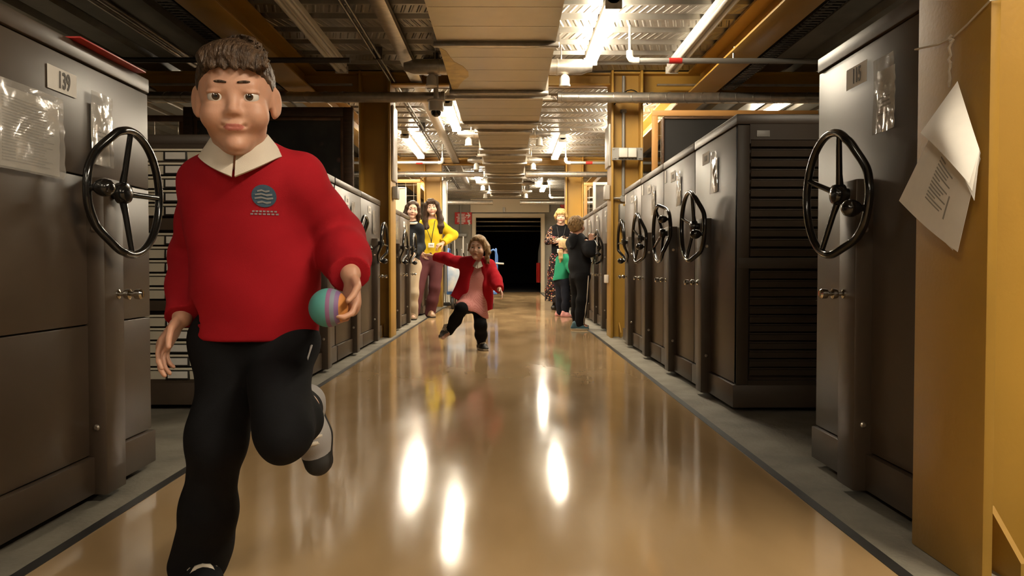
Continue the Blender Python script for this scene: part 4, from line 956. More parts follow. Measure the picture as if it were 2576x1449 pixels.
# ---- bodies
def q(u, v, Y): return np.array(pt(u, v, Y))
def fl(u, Y, z=0.): return np.array(((u - 1277) * Y / FPX, Y, z))
def person(label, J, D, vox, skin='skin', base=(0, 0, 0), **hd):
    """J: joints, D: sizes. Builds ONE continuous body and returns it with its head frame"""
    fd = F(vox); s = D['s']; R = frame(J['face'], J.get('up', (0, 0, 1))); fr = unit(J['front'])
    P = head(fd, J['H'], R, s, **hd)
    nr = D['neck']
    fd.cap(P(0, -.12, -.22), J['N'], nr * 1.0, nr * 1.05, .014)
    for k in 'AB': fd.cap(J['N'], J['S' + k], nr * .9, D['sh'], .05)
    fd.cap(J['C'], J['W'], D['cx'], D['wx'], .05, flat=fr, fs=.66).cap(J['W'], J['V'], D['wx'], D['hx'], .05, flat=fr, fs=.72)
    fd.cap(J['N'] * .6 + J['C'] * .4, J['C'], D['cx'] * .75, D['cx'], .05, flat=fr, fs=.66)
    for k in 'AB':
        a = D['arm']; fd.chain([J['S' + k], J['E' + k], J['R' + k]], [a[0], a[1], a[2]], .018)
        h = J['hand' + k]; hand(fd, J['R' + k], h[0], h[1], D['hand'], h[2], h[3])
        l = D['leg']; fd.chain([J['V'] * .4 + J['L' + k] * .6, J['L' + k], J['K' + k], J['A' + k]], [l[0] * .9, l[0], l[1], l[2]], .03)
        fd.cap(J['K' + k] * .7 + J['A' + k] * .3, J['K' + k] * .4 + J['A' + k] * .6, l[1] * .98, l[2] * 1.25, .03)
        fd.cap(J['A' + k] * .9 + J['T' + k] * .1, J['T' + k] + V(0, 0, -.008), l[2] * .72, l[2] * .5, .012)
    me = fd.mesh('person'); me.transform(Matrix.Translation(-Vector(base)))
    o = link('person', me, [skin, 'lip'], None, 180); o.location = base
    me.polygons.foreach_set('material_index', np.zeros(len(me.polygons), np.int32))
    ce = np.empty(len(me.polygons) * 3); me.polygons.foreach_get('center', ce); L = (ce.reshape(-1, 3) + np.array(base) - J['H']) @ R / s
    lw = .108 if hd.get('mouth') == 'smile' else .084; m = (L[:, 1] > .34) & (((L[:, 0] / lw) ** 2 + ((L[:, 2] + .267) / .031) ** 2) < 1)
    me.polygons.foreach_set('material_index', m.astype(np.int32)); me.update()
    return tag(o, label, 'person'), P, R
def torso(fd, J, D, g, top=True, hips=1., k=.05):
    """the trunk grown by g, for a garment"""
    fr = unit(J['front'])
    fd.cap(J['C'], J['W'], D['cx'] + g, D['wx'] + g * 1.2, k, flat=fr, fs=.70).cap(J['W'], J['V'], D['wx'] + g * 1.2, (D['hx'] + g) * hips, k, flat=fr, fs=.74)
    if top:
        fd.cap(J['N'] * .55 + J['C'] * .45, J['C'], D['cx'] * .78 + g, D['cx'] + g, k, flat=fr, fs=.70)
        for s in 'AB': fd.cap(J['N'] * .9 + J['C'] * .1, J['S' + s], D['neck'] * .8 + g, D['sh'] + g, k)
    return fd
def sleeve(fd, J, D, k, g, end=.97, blouse=0., kk=.02):
    a = D['arm']; w = J['E' + k] + (J['R' + k] - J['E' + k]) * end; m = J['E' + k] * .45 + w * .55
    fd.chain([J['S' + k], J['S' + k] * .5 + J['E' + k] * .5, J['E' + k], m, w], [a[0] + g + .006, a[0] + g + .003, a[1] + g + .004 + blouse, a[1] * .8 + a[2] * .2 + g + blouse, a[2] + g + blouse * .4], kk); return w
def trouser_leg(fd, J, D, k, g, end, hem, kk=.03, noise=None):
    l = D['leg']; e = J['K' + k] + (J['A' + k] - J['K' + k]) * end
    fd.chain([J['V'] * .4 + J['L' + k] * .6, J['L' + k], J['K' + k], J['K' + k] * .5 + e * .5, e], [l[0] * .95 + g, l[0] + g, l[1] + g, max((l[1] + g + hem) / 2, l[1] * .98 + g), max(hem, l[2] * 1.1 + g * .6)], kk)
    return e, unit(J['A' + k] - J['K' + k])
def ring(name, c, n, r, t, m, parent, fs=1., flat=None):
    n = Vector(n).normalized(); u = Vector(flat).normalized() if flat is not None else n.orthogonal().normalized(); v = n.cross(u)
    return put(name, B().tube([Vector(c) + u * math.cos(a) * r * fs + v * math.sin(a) * r for a in [2 * PI * k / 24 for k in range(24)]], t, 8, closed=True), m, parent, 180)
def collar(root, c, R, r0, r1, top, drop, tip, m):
    """turned-down collar: runs round the neck, two points at the front; c: neck base"""
    def fn(u, v):
        th = -PI + .03 + (2 * PI - .06) * u; fr_ = max(0, abs(th) - PI * .62) / (PI * .38 - .03); k = fr_ ** 1.5     # th=0 at the nape
        rr = r0 + (r1 - r0) * v + tip * .55 * k * v; x, y = math.sin(th), -math.cos(th)
        z = top * (1 - v) - (drop + tip * k) * v - .012 * (y > 0) * y * (1 - v) * 1.4
        return Vector(np.asarray(c) + R @ V(x * rr, y * rr * .92, z))
    return put('collar', B().sheet(fn, 48, 8, .004), m, root, 60)
def hairnoise(amp, f, ax=(1, 1, .2)):
    return lambda x, y, z: amp * np.sin(f * (x * ax[0] + .6 * np.sin(31 * z))) * np.sin(f * .83 * (y * ax[1] + .5 * np.sin(27 * z + 40 * x)) + f * z * ax[2])

# ------------------------------------------------------------------ the running boy in the red jumper
HB_ = q(594, 248, 1.43)
J = dict(H=HB_, face=(.25, -1, -.14), up=(-.03, 0, 1), front=(.12, -1, -.1),
         N=q(604, 412, 1.475), C=q(628, 545, 1.515), W=q(645, 700, 1.54), V=q(640, 835, 1.56),
         SA=q(526, 462, 1.52), EA=q(490, 640, 1.64), RA=q(458, 800, 1.53), handA=(q(408, 874, 1.50) - q(458, 800, 1.53), (1, .25, .1), .35, 1),
         SB=q(752, 462, 1.51), EB=q(850, 600, 1.60), RB=q(882, 690, 1.44), handB=((.10, -.30, -.95), (-.78, -.60, .1), .62, -1),
         LA=q(578, 862, 1.56), KA=q(548, 1120, 1.53), AA=q(500, 1425, 1.65), TA=fl(505, 1.52, .03),
         LB=q(705, 862, 1.56), KB=q(712, 1082, 1.41), AB=q(772, 1012, 1.64), TB=q(805, 1165, 1.645))
D = dict(s=.202, neck=.036, sh=.036, cx=.092, wx=.085, hx=.081, arm=(.034, .027, .019), hand=.125, leg=(.056, .042, .030))
boy, P, R = person('running boy in a red school jumper and black trousers, holding a small ball', J, D, .003, base=(-.64, 1.62, 0), mouth='plain')
face_parts(boy, P, R, .202, 'iris_brown', 'lip', 'eyebrow_brown', bt=.008)
f = F(.0034); torso(f, J, D, .013, hips=1.06)
f.cap(J['W'], J['V'] + V(0, 0, -.01), .112, .116, .03, flat=J['front'], fs=.74)
wA = sleeve(f, J, D, 'A', .010, .97, .005); wB = sleeve(f, J, D, 'B', .012, .97, .008)
f.ell(q(600, 372, 1.45), V(.062, .075, .050), k=.01, op='s'); f.cut(q(640, 842, 1.56), (0, .05, -1)); f.cut(wA, J['RA'] - J['EA'], .004, .07); f.cut(wB, J['RB'] - J['EB'], .004, .07)
jm = emit('jumper', f, 'red_knit', boy, folds(.0036, 46., 1.3))
f = F(.0034); f.cap(J['W'] * .25 + J['V'] * .75, J['V'] + V(0, 0, -.012), .115, .1155, .03, flat=J['front'], fs=.75); f.cut(q(640, 846, 1.56), (0, .05, -1)).cut(q(640, 808, 1.56), (0, 0, 1)); emit('hem_band', f, 'red_knit', jm)
for k, w in (('A', wA), ('B', wB)):
    n = unit(J['R' + k] - J['E' + k]); f = F(.003); f.cap(w - n * .022, w + n * .004, D['arm'][2] + .011, D['arm'][2] + .009, .01); f.cut(w + n * .002, n).cut(w - n * .022, -n); emit('cuff', f, 'red_knit', jm)
# school badge: a blue-grey roundel with pale bars, and lines of small stitching below it
bc = q(660, 492, 1.425); fr = Vector(unit((.12, -1, .02))); bx = Vector((fr.cross(Vector((0, 0, 1))))).normalized() * -1; bz = bx.cross(fr) * -1
M['badge_blue'] = fabric('badge_blue', (.10, .17, .24)); M['badge_pale'] = fabric('badge_pale', (.42, .42, .42))
def on_chest(dx, dz, lift=0.):
    """nearest point of the jumper's front under the badge"""
    o = Vector((bc[0] + dx, 1.2, bc[2] + dz)); hit, loc, nn, _ = jm.ray_cast(o, Vector((0, 1, 0)))
    return Vector((o.x, (loc.y if hit else 1.43) - .0015 - lift, o.z))
def patch(name, pts, m, lift=0.):
    b = B(); c = [b.bm.verts.new(on_chest(x, z, lift)) for x, z in pts]; cc = b.bm.verts.new(on_chest(sum(p[0] for p in pts) / len(pts), sum(p[1] for p in pts) / len(pts), lift))
    for i in range(len(c)): b.bm.faces.new((c[i], c[(i + 1) % len(c)], cc))
    bmesh.ops.solidify(b.bm, geom=b.bm.faces[:], thickness=.0012); return put(name, b, m, jm)
patch('badge', [(.0205 * math.cos(a), .0205 * math.sin(a)) for a in [2 * PI * k / 28 for k in range(28)]], 'badge_blue')
for z0, w in ((.010, .010), (.0035, .014), (-.003, .015), (-.0105, .011)):
    patch('badge_bar', [(-w, z0), (-w * .3, z0 + .002), (w * .4, z0 - .001), (w, z0 + .001), (w, z0 - .0022), (w * .4, z0 - .004), (-w * .3, z0 - .001), (-w, z0 - .003)], 'badge_pale', .001)
for z0, w in ((-.0265, .021), (-.0315, .024)):
    for k in range(7):
        x = -w + 2 * w * k / 7; patch('stitched_letter', [(x, z0), (x + w * .20, z0), (x + w * .20, z0 - .0028), (x, z0 - .0028)], 'badge_pale')
cN = J['N'] + V(0, 0, .0)
collar(boy, q(607, 380, 1.462), frame((.12, -1, -.28), (0, -.1, 1)), .050, .077, .030, .008, .026, 'white_cotton')
f = F(.0034); f.cap(J['V'] * .85 + J['W'] * .15, J['V'], .086, .089, .03, flat=J['front'], fs=.74)
eA, dA = trouser_leg(f, J, D, 'A', .007, .97, .056); eB, dB = trouser_leg(f, J, D, 'B', .006, .80, .040)

tr = emit('trousers', f, 'black_cloth', boy, folds(.006, 38., .4))
b = B(); b.sheet(lambda u, v: Vector(q(782 - 34 * u - 10 * v * (1 - u) + 12 * u * v, 868 + 104 * u + 6 * v, 1.505 - .035 * u + .03 * (1 - u) * v)) + Vector((.004, 0, 0)), 10, 3, .003); put('side_stripe', b, 'grey_sock', tr, 60)
f = F(.003); f.chain([J['AB'] * .6 + J['KB'] * .4, J['AB'], q(778, 1030, 1.645)], [.040, .037, .034], .01); emit('sock', f, 'grey_sock', boy)
shoe(boy, fl(498, 1.70), fl(507, 1.505), (0, 0, 1), .075, 'black_cloth', 'white_cotton', laces='white_cotton')
shoe(boy, q(768, 985, 1.690), q(812, 1192, 1.655), (.05, -1, -.08), .074, 'grey_sock', 'board_black', laces='white_cotton', toe_cap='board_black')
f = F(.003)
E = lambda p, r, k=.02, op='u': f.ell(P(*p), V(*r) * .202, R, k * .202, op)
E((0, -.085, .135), (.346, .42, .385))
E((0, .06, .36), (.25, .27, .14), .08); E((-.06, .20, .31), (.22, .15, .11), .08); E((.10, .15, .34), (.2, .15, .10), .08)
f.cut(P(0, 0, .005), R @ V(0, .80, -1), .006)
for x in (-1, 1): E((x * .36, .02, -.10), (.05, .16, .16), .03, 's')
for k in range(60):
    u = -.27 + .54 * ((k * .618) % 1); v_ = -.35 + .62 * ((k * .377) % 1); z0 = .135 + .385 * math.sqrt(max(.05, 1 - (u / .36) ** 2 - ((v_ + .085) / .45) ** 2)) + .025
    f.cap(P(u, v_ - .05, z0 - .02), P(u - .05, v_ + .09, z0 + .006 - .1 * max(0, v_)), .0045, .0026, .004)
for k in range(17):
    u = -.25 + .5 * k / 16; f.cap(P(u, .245 - .5 * u * u, .34), P(u - .03 + .02 * math.sin(k * 2.), .36 - .75 * u * u, .235 + .018 * math.sin(k * 1.7) + .25 * u * u), .0085, .003, .006)
emit('hair', f, 'hair_brown', boy, hairnoise(.0012, 520.))
# ball in his hand
hd = J['RB'] + unit(J['handB'][0]) * .075 + unit(J['handB'][1]) * .030
def ball():
    m = mat('patchwork_ball', (.08, .26, .24), .6); nt = m.node_tree; L = nt.links.new; b = nt.nodes['Principled BSDF']
    tc = nt.nodes.new('ShaderNodeTexCoord'); sx = nt.nodes.new('ShaderNodeSeparateXYZ'); L(tc.outputs['Object'], sx.inputs[0])
    mr = nt.nodes.new('ShaderNodeMapRange'); mr.inputs[1].default_value = -.036; mr.inputs[2].default_value = .036; L(sx.outputs[0], mr.inputs[0])
    r = nt.nodes.new('ShaderNodeValToRGB'); e = r.color_ramp; e.interpolation = 'CONSTANT'; e.elements[0].color = (.07, .27, .25, 1); e.elements[1].position = .52; e.elements[1].color = (.22, .09, .20, 1)
    for p_, c in ((.62, (.16, .2, .24, 1)), (.72, (.17, .09, .22, 1)), (.82, (.50, .20, .05, 1))): z = e.elements.new(p_); z.color = c
    L(mr.outputs[0], r.inputs[0]); L(r.outputs[0], b.inputs['Base Color']); return m
M['ball'] = ball()
BALL = J['RB'] + unit(J['handB'][0]) * .068 + unit(unit(J['handB'][1]) - (unit(J['handB'][1]) @ unit(J['handB'][0])) * unit(J['handB'][0])) * .047
b = B(); b.lathe([(.035 * math.sin(a), -.035 * math.cos(a)) for a in [PI * k / 20 for k in range(21)]], (0, 0, 0), (0, 0, 1), 32)
bo = tag(put('ball', b, 'ball', None, 180), 'small teal, purple and orange ball in the hand of the running boy', 'ball'); bo.location = BALL

# ------------------------------------------------------------------ the girl in the red cardigan and gingham dress
J = dict(H=q(1202, 622, 6.26), face=(-.22, -1, -.05), up=(.08, 0, 1), front=(-.08, -1, 0),
         N=q(1204, 662, 6.32), C=q(1199, 692, 6.33), W=q(1193, 728, 6.33), V=q(1190, 760, 6.33),
         SA=q(1173, 666, 6.33), EA=q(1130, 652, 6.42), RA=q(1094, 645, 6.48), handA=(q(1078, 641, 6.49) - q(1094, 645, 6.48), (0, -.3, -1), .25, 1),
         SB=q(1232, 674, 6.34), EB=q(1247, 706, 6.25), RB=q(1256, 728, 6.14), handB=(q(1270, 752, 6.06) - q(1256, 728, 6.14), (-.8, -.2, -.3), .25, -1),
         LA=q(1176, 770, 6.31), KA=q(1161, 777, 6.10), AA=q(1130, 834, 6.20), TA=q(1114, 848, 6.10),
         LB=q(1205, 772, 6.34), KB=q(1209, 820, 6.19), AB=q(1211, 864, 6.33), TB=fl(1222, 6.24, .03))
D = dict(s=.198, neck=.036, sh=.032, cx=.082, wx=.078, hx=.080, arm=(.030, .024, .019), hand=.11, leg=(.050, .040, .027))
g, P, R = person('running girl in a red cardigan and pink gingham dress, arm flung out', J, D, .0042, 'skin_pale', base=(-.2, 6.3, 0), mouth='open')
face_parts(g, P, R, .198, 'iris_brown', 'lip', 'hair_fair', open_mouth=True, bt=.010)
f = F(.0045); torso(f, J, D, .010)
HM = q(1187, 792, 6.28)
f.chain([J['W'], J['V'], HM], [.092, .108, .135], .04, flat=J['front'], fs=.78); f.cap(J['LA'], J['KA'] * .75 + J['LA'] * .25, .068, .066, .05)
f.cut(q(1186, 781, 6.2), R @ V(0, 0, 0) + V(-.50, -.05, -1))
emit('dress', f, 'gingham', g, folds(.006, 42., 2.2))
collar(g, q(1204, 657, 6.30), frame((-.1, -1, -.25), (0, -.1, 1)), .045, .072, .022, .016, .026, 'white_cotton')
f = F(.0045); torso(f, J, D, .026, hips=1.0)
wA = sleeve(f, J, D, 'A', .011, .98, .006); wB = sleeve(f, J, D, 'B', .013, .92, .008)
f.cap(J['C'] + V(-.06, .01, 0), q(1148, 748, 6.32), .05, .045, .05); f.cap(J['C'] + V(.075, 0, 0), q(1228, 785, 6.32), .05, .034, .05)
f.cap(q(1203, 655, 6.235), q(1200, 700, 6.215), .040, .068, .015, op='s'); f.cap(q(1200, 700, 6.215), q(1189, 800, 6.20), .068, .108, .015, op='s')
f.cut(q(1228, 781, 6.3), (.35, 0, -1)).cut(q(1140, 746, 6.3), (-.45, 0, -1))
f.cut(wA, J['RA'] - J['EA'], .004, .07).cut(wB, J['RB'] - J['EB'], .004, .07)
emit('cardigan', f, 'red_cardigan', g, folds(.005, 48., .7))
f = F(.0042)
for k in 'AB': trouser_leg(f, J, D, k, .007, .99, .033)
emit('leggings', f, 'black_cloth', g)
M['canvas_grey'] = fabric('grey_canvas', (.10, .09, .085))
shoe(g, q(1133, 838, 6.27), q(1108, 853, 6.105), (-.25, -.5, 1), .068, 'canvas_grey', 'grey_wheel', .0035, 'white_cotton')
shoe(g, fl(1206, 6.365), fl(1224, 6.20), (0, 0, 1), .068, 'board_black', 'white_cotton', .0035, 'white_cotton')
f = F(.0042)
E = lambda p, r, k=.02, op='u': f.ell(P(*p), V(*r) * .198, R, k * .198, op)
E((0, -.09, .13), (.350, .425, .393)); E((-.02, .08, .35), (.24, .24, .12), .08)
f.cut(P(0, .0, .0), R @ V(0, .85, -1), .006)
for k in range(22):                                      # loose wavy strands falling behind the far ear
    a = (k * .618) % 1; w_ = .05 * math.sin(k * 2.1); f.chain([P(-.24 - .06 * a, .06 - .34 * a, .30 - .1 * a), P(-.36 - .03 * a, .02 - .26 * a, .06), P(-.42 + w_, .0 - .2 * a, -.18), P(-.40 - w_, .02 - .14 * a, -.38 - .05 * a), P(-.46 + 1.6 * w_, .04 - .1 * a, -.52 - .14 * math.cos(k * 2.3))], [.010, .013, .012, .010, .003], .006)
for k in range(7):
    f.chain([P(.05 - .04 * k, .22, .40 - .01 * k), P(-.14 - .02 * k, .28, .30), P(-.27, .18 - .01 * k, .12), P(-.33, .10, -.12 + .03 * k)], [.008, .009, .008, .003], .008)
    f.chain([P(.08 + .02 * k, .20, .40 - .02 * k), P(.22, .22 - .02 * k, .26), P(.31, .10, .06), P(.34 + .01 * k, .05, -.16)], [.008, .009, .008, .003], .008)
emit('hair', f, 'hair_fair', g, hairnoise(.0016, 380.))

# ------------------------------------------------------------------ the woman in the yellow jumper
J = dict(H=q(1086, 521, 10.45), face=(.10, -1, -.10), up=(-.10, 0, 1), front=(.02, -1, 0),
         N=q(1083, 555, 10.5), C=q(1084, 588, 10.5), W=q(1083, 622, 10.5), V=q(1084, 652, 10.5),
         SA=q(1061, 567, 10.52), EA=q(1052, 604, 10.62), RA=q(1060, 632, 10.45), handA=((.3, -.4, -.8), (1, 0, 0), .4, 1),
         SB=q(1108, 567, 10.52), EB=q(1141, 592, 10.64), RB=q(1115, 611, 10.46), handB=((-.75, -.55, -.35), (0, .4, -1), .5, 1),
         LA=q(1070, 658, 10.5), KA=q(1053, 720, 10.38), AA=q(1042, 782, 10.32), TA=fl(1040, 10.15, .04),
         LB=q(1097, 658, 10.5), KB=q(1094, 722, 10.46), AB=q(1083, 782, 10.50), TB=fl(1088, 10.36, .04))
D = dict(s=.225, neck=.05, sh=.048, cx=.128, wx=.112, hx=.135, arm=(.044, .036, .027), hand=.17, leg=(.083, .058, .042))
w, P, R = person('smiling woman in a bright yellow jumper and maroon trousers, hand on hip', J, D, .0062, 'skin_pale', (-1.03, 10.5, 0), mouth='smile', child=False)
face_parts(w, P, R, .225, 'iris_brown', 'lip', 'hair_dark', teeth=True)
f = F(.006); torso(f, J, D, .012); wA = sleeve(f, J, D, 'A', .010); wB = sleeve(f, J, D, 'B', .012, .97, .006)
f.cut(q(1084, 641, 10.4), (0, 0, -1)).cut(wA, J['RA'] - J['EA'], .004, .07).cut(wB, J['RB'] - J['EB'], .004, .07); emit('jumper', f, 'yellow_knit', w, folds(.006, 34., .9))
f = F(.006); f.cap(J['V'] * .7 + J['W'] * .3, J['V'], D['hx'] + .004, D['hx'] + .006, .04, flat=J['front'], fs=.75)
for k in 'AB': trouser_leg(f, J, D, k, .015, 1.10, .066)
emit('trousers', f, 'maroon_cloth', w, folds(.006, 30., 1.9))
shoe(w, fl(1080, 10.56), fl(1090, 10.31), (0, 0, 1), .105, 'tan_shoe', 'board_black', .005, height=.095)
shoe(w, fl(1041, 10.38), fl(1038, 10.13), (0, 0, 1), .105, 'tan_shoe', 'board_black', .005, height=.095)
f = F(.0058); s = .225
f.ell(P(0, -.09, .12), V(.358, .43, .40) * s, R, .01); f.cut(P(0, .0, -.02), R @ V(0, .88, -1), .006)
for x in (-1, 1):
    for k in range(6):
        a = k / 5; f.chain([P(x * (.05 + .05 * a), .20, .42), P(x * (.29 + .03 * a), .16 - .15 * a, .14), P(x * (.36 + .03 * a), .10 - .2 * a, -.30), P(x * (.44 + .05 * math.sin(k)), .12 - .2 * a, -.75), P(x * (.40 + .10 * math.sin(k * 1.9)), .22 - .1 * a, -1.18), P(x * (.36 + .12 * math.sin(k * 2.9)), .24, -1.55 + .12 * math.sin(k * 1.3))], [.012, .026, .03, .03, .026, .008], .02)
for k in range(9): x = -.24 + .48 * k / 8; f.chain([P(.10 + .3 * x, .16, .46), P(x * .9, .30, .34), P(x * 1.1, .345 - .9 * x * x, .17 - .5 * x * x + .02 * math.sin(k * 2.2))], [.010, .010, .003], .006)
emit('hair', f, 'hair_dark', w, hairnoise(.002, 260.))
def lanyard(root, J, D, u, v, Y, cw, ch, m='board_black', ga=.02):
    c = Vector(q(u, v, Y)); b = B()
    n = Vector(J['N']); k = D['cx'] * .70 + .03; yf = min(c.y, n.y - k)
    for s_ in (-1, 1):
        b.tube([(n.x + s_ * .055, n.y + .02, n.z + .03), (n.x + s_ * .066, n.y - .065, n.z - .005), (n.x * .7 + c.x * .3 + s_ * .052, yf - .015, n.z - .10), (n.x * .4 + c.x * .6 + s_ * .03, yf - .012, n.z * .5 + c.z * .5), (c.x + s_ * .006, c.y - .004, c.z + ch / 2 + .05), (c.x, c.y, c.z + ch / 2)], .005, 6)
    o = put('lanyard', b, m, root, 180); put('badge', B().box(c.x - cw / 2, c.x + cw / 2, c.y - .006, c.y, c.z - ch / 2, c.z + ch / 2, .002), 'paper', o)
    put('badge_print', B().box(c.x - cw * .3, c.x + cw * .3, c.y - .0075, c.y - .006, c.z - ch * .1, c.z + ch * .12), 'ink_light', o)
lanyard(w, J, D, 1085, 617, 10.36, .078, .062)

# ------------------------------------------------------------------ the dark-haired woman in black beside her
J = dict(H=q(1038, 527, 9.96), face=(.16, -1, -.12), up=(.10, 0, 1), front=(.1, -1, 0),
         N=q(1036, 559, 10.0), C=q(1032, 594, 10.02), W=q(1030, 632, 10.02), V=q(1030, 664, 10.02),
         SA=q(1012, 572, 10.02), EA=q(1005, 616, 10.1), RA=q(1012, 640, 9.95), handA=((.3, -.4, -.8), (1, 0, 0), .4, 1),
         SB=q(1054, 574, 10.0), EB=q(1058, 620, 10.06), RB=q(1042, 640, 9.86), handB=((-.6, -.5, -.5), (0, .3, -1), .5, 1),
         LA=q(1018, 672, 10.02), KA=q(1018, 736, 9.98), AA=q(1020, 788, 10.05), TA=fl(1018, 9.9, .04),
         LB=q(1040, 672, 10.02), KB=q(1038, 736, 9.96), AB=q(1037, 792, 10.02), TB=fl(1040, 9.86, .04))
D = dict(s=.222, neck=.05, sh=.046, cx=.120, wx=.105, hx=.125, arm=(.042, .034, .026), hand=.165, leg=(.078, .055, .040))
w, P, R = person('dark-haired woman in a black top peering over a cabinet', J, D, .0062, 'skin_pale', (-1.23, 10.0, 0), mouth='smile', child=False)
face_parts(w, P, R, .222, 'iris_brown', 'lip', 'hair_dark')
f = F(.006); torso(f, J, D, .012); wA = sleeve(f, J, D, 'A', .010); wB = sleeve(f, J, D, 'B', .014, .97, .012)
f.cut(q(1034, 655, 9.9), (0, 0, -1)).cut(wA, J['RA'] - J['EA'], .004, .07).cut(wB, J['RB'] - J['EB'], .004, .07); emit('top', f, 'hoodie', w, folds(.005, 34., .2))
f = F(.006)
for k in 'AB': trouser_leg(f, J, D, k, .016, 1.10, .066)
f.cap(J['W'] * .3 + J['V'] * .7, J['V'], D['hx'], D['hx'] + .006, .04, flat=J['front'], fs=.75); emit('trousers', f, 'beige_cloth', w, folds(.006, 30., .9))
shoe(w, fl(1036, 10.08), fl(1040, 9.83), (0, 0, 1), .105, 'tan_shoe', 'board_black', .005, height=.095); shoe(w, fl(1020, 10.1), fl(1018, 9.85), (0, 0, 1), .105, 'tan_shoe', 'board_black', .005, height=.095)
f = F(.0055); s = .222
f.ell(P(0, -.09, .12), V(.352, .43, .395) * s, R, .01); f.cut(P(0, .0, .0), R @ V(0, 1.0, -1), .006)
for x in (-1, 1):
    for k in range(5):
        a = k / 4; f.chain([P(x * .02 * (k + 1), .17 - .06 * k, .45), P(x * (.20 + .03 * a), .20 - .12 * a, .33), P(x * (.30 + .03 * a), .14 - .15 * a, .12), P(x * (.36 + .02 * a), .08 - .2 * a, -.28), P(x * (.38 + .03 * math.sin(k)), .06 - .2 * a, -.62 - .05 * math.sin(k * 1.9))], [.008, .014, .022, .028, .012], .015)
emit('hair', f, 'hair_dark', w, hairnoise(.002, 260.))
ring('neckline', q(1036, 560, 9.98), (0, -.25, 1), .066, .016, 'white_cotton', w)

# ------------------------------------------------------------------ the woman in the floral skirt
J = dict(H=q(1411, 544, 12.25), face=(-.06, -1, -.10), up=(.03, 0, 1), front=(-.05, -1, 0),
         N=q(1411, 570, 12.3), C=q(1411, 596, 12.3), W=q(1410, 624, 12.3), V=q(1409, 650, 12.3),
         SA=q(1390, 579, 12.32), EA=q(1379, 606, 12.28), RA=q(1405, 603, 12.10), handA=((.9, -.05, -.1), (0, 1, 0), .3, 1),
         SB=q(1433, 579, 12.32), EB=q(1440, 606, 12.26), RB=q(1416, 606, 12.08), handB=((-.9, -.05, 0), (0, 1, 0), .3, 1),
         LA=q(1399, 655, 12.32), KA=q(1398, 712, 12.28), AA=q(1398, 766, 12.34), TA=fl(1393, 12.16, .04),
         LB=q(1420, 655, 12.32), KB=q(1419, 712, 12.3), AB=q(1419, 766, 12.36), TB=fl(1421, 12.2, .04))
D = dict(s=.228, neck=.05, sh=.048, cx=.128, wx=.112, hx=.13, arm=(.043, .035, .027), hand=.165, leg=(.078, .055, .042))
w, P, R = person('short-haired blonde woman in a black top and dark floral skirt, arms folded', J, D, .0065, 'skin_pale', (.82, 12.3, 0), mouth='smile', child=False)
face_parts(w, P, R, .228, 'iris_brown', 'lip', 'hair_blonde', teeth=True)
f = F(.006); torso(f, J, D, .014); f.cut(q(1410, 643, 12.2), (0, 0, -1)); tp = emit('top', f, 'black_cloth', w, folds(.005, 30., 1.2))
for k in 'AB':
    f = F(.006); e = sleeve(f, J, D, k, .012, .97, .008); f.cut(e, J['R' + k] - J['E' + k], .004, .08); emit('sleeve', f, 'floral_sleeve', w, folds(.005, 40., .5))
f = F(.006); f.chain([J['W'] * .3 + J['V'] * .7, J['V'] + V(0, 0, -.06), q(1402, 762, 12.3)], [.135, .155, .205], .04, flat=J['front'], fs=.8)
f.cut(q(1402, 757, 12.2), (0, 0, -1)).cut(q(1410, 636, 12.2), (0, 0, 1)); emit('skirt', f, 'floral_skirt', w, folds(.014, 26., .3))
for k, (a, b_) in (('A', (1398, 1393)), ('B', (1419, 1421))):
    f = F(.006); f.chain([J['K' + k] * .3 + J['A' + k] * .7, J['A' + k]], [.055, .05], .02); f.cap(fl(a, 12.38, .04), fl(b_, 12.18, .035), .052, .046, .03); f.cut(fl(a, 12.3, .004), (0, 0, -1)); emit('boot', f, 'black_leather', w)
f = F(.0058); s = .228
f.ell(P(0, -.07, .15), V(.385, .45, .40) * s, R, .01); f.ell(P(0, -.2, -.05), V(.36, .32, .32) * s, R, .02); f.cut(P(0, .10, -.02), R @ V(0, .66, -1), .006)
for k in range(12): x = -.27 + .54 * k / 11; f.chain([P(x * .7, .20, .46), P(x * 1.08, .37 - 1.2 * x * x, .22 + .05 * math.sin(k * 1.9) - .6 * x * x)], [.016, .007], .012)
for x in (-1, 1):
    for k in range(4): f.chain([P(x * .30, .12 - .08 * k, .22), P(x * .38, .12 - .1 * k, .0), P(x * .37, .12 - .1 * k, -.18 - .03 * k)], [.02, .02, .006], .012)
emit('hair', f, 'hair_blonde', w, hairnoise(.002, 300.))
lanyard(w, J, D, 1408, 631, 12.12, .082, .06)

# ------------------------------------------------------------------ the boy in the black hoodie at the wheel
J = dict(H=q(1452, 568, 8.36), face=(.62, .78, .04), up=(-.03, 0, 1), front=(.70, .72, 0),
         N=q(1452, 599, 8.36), C=q(1456, 628, 8.38), W=q(1458, 660, 8.38), V=q(1458, 692, 8.38),
         SA=q(1437, 610, 8.46), EA=q(1450, 640, 8.58), RA=q(1468, 634, 8.60), handA=((.6, .2, .3), (0, -1, 0), .8, 1),
         SB=q(1473, 612, 8.28), EB=q(1484, 633, 8.20), RB=q(1485, 606, 8.235), handB=((.12, .02, 1), (.5, .8, 0), .95, -1),
         LA=q(1450, 698, 8.43), KA=q(1452, 755, 8.46), AA=q(1452, 812, 8.52), TA=fl(1476, 8.56, .03),
         LB=q(1467, 698, 8.33), KB=q(1465, 756, 8.31), AB=q(1458, 815, 8.33), TB=fl(1476, 8.30, .03))
D = dict(s=.206, neck=.042, sh=.040, cx=.100, wx=.094, hx=.092, arm=(.036, .029, .023), hand=.125, leg=(.058, .044, .032))
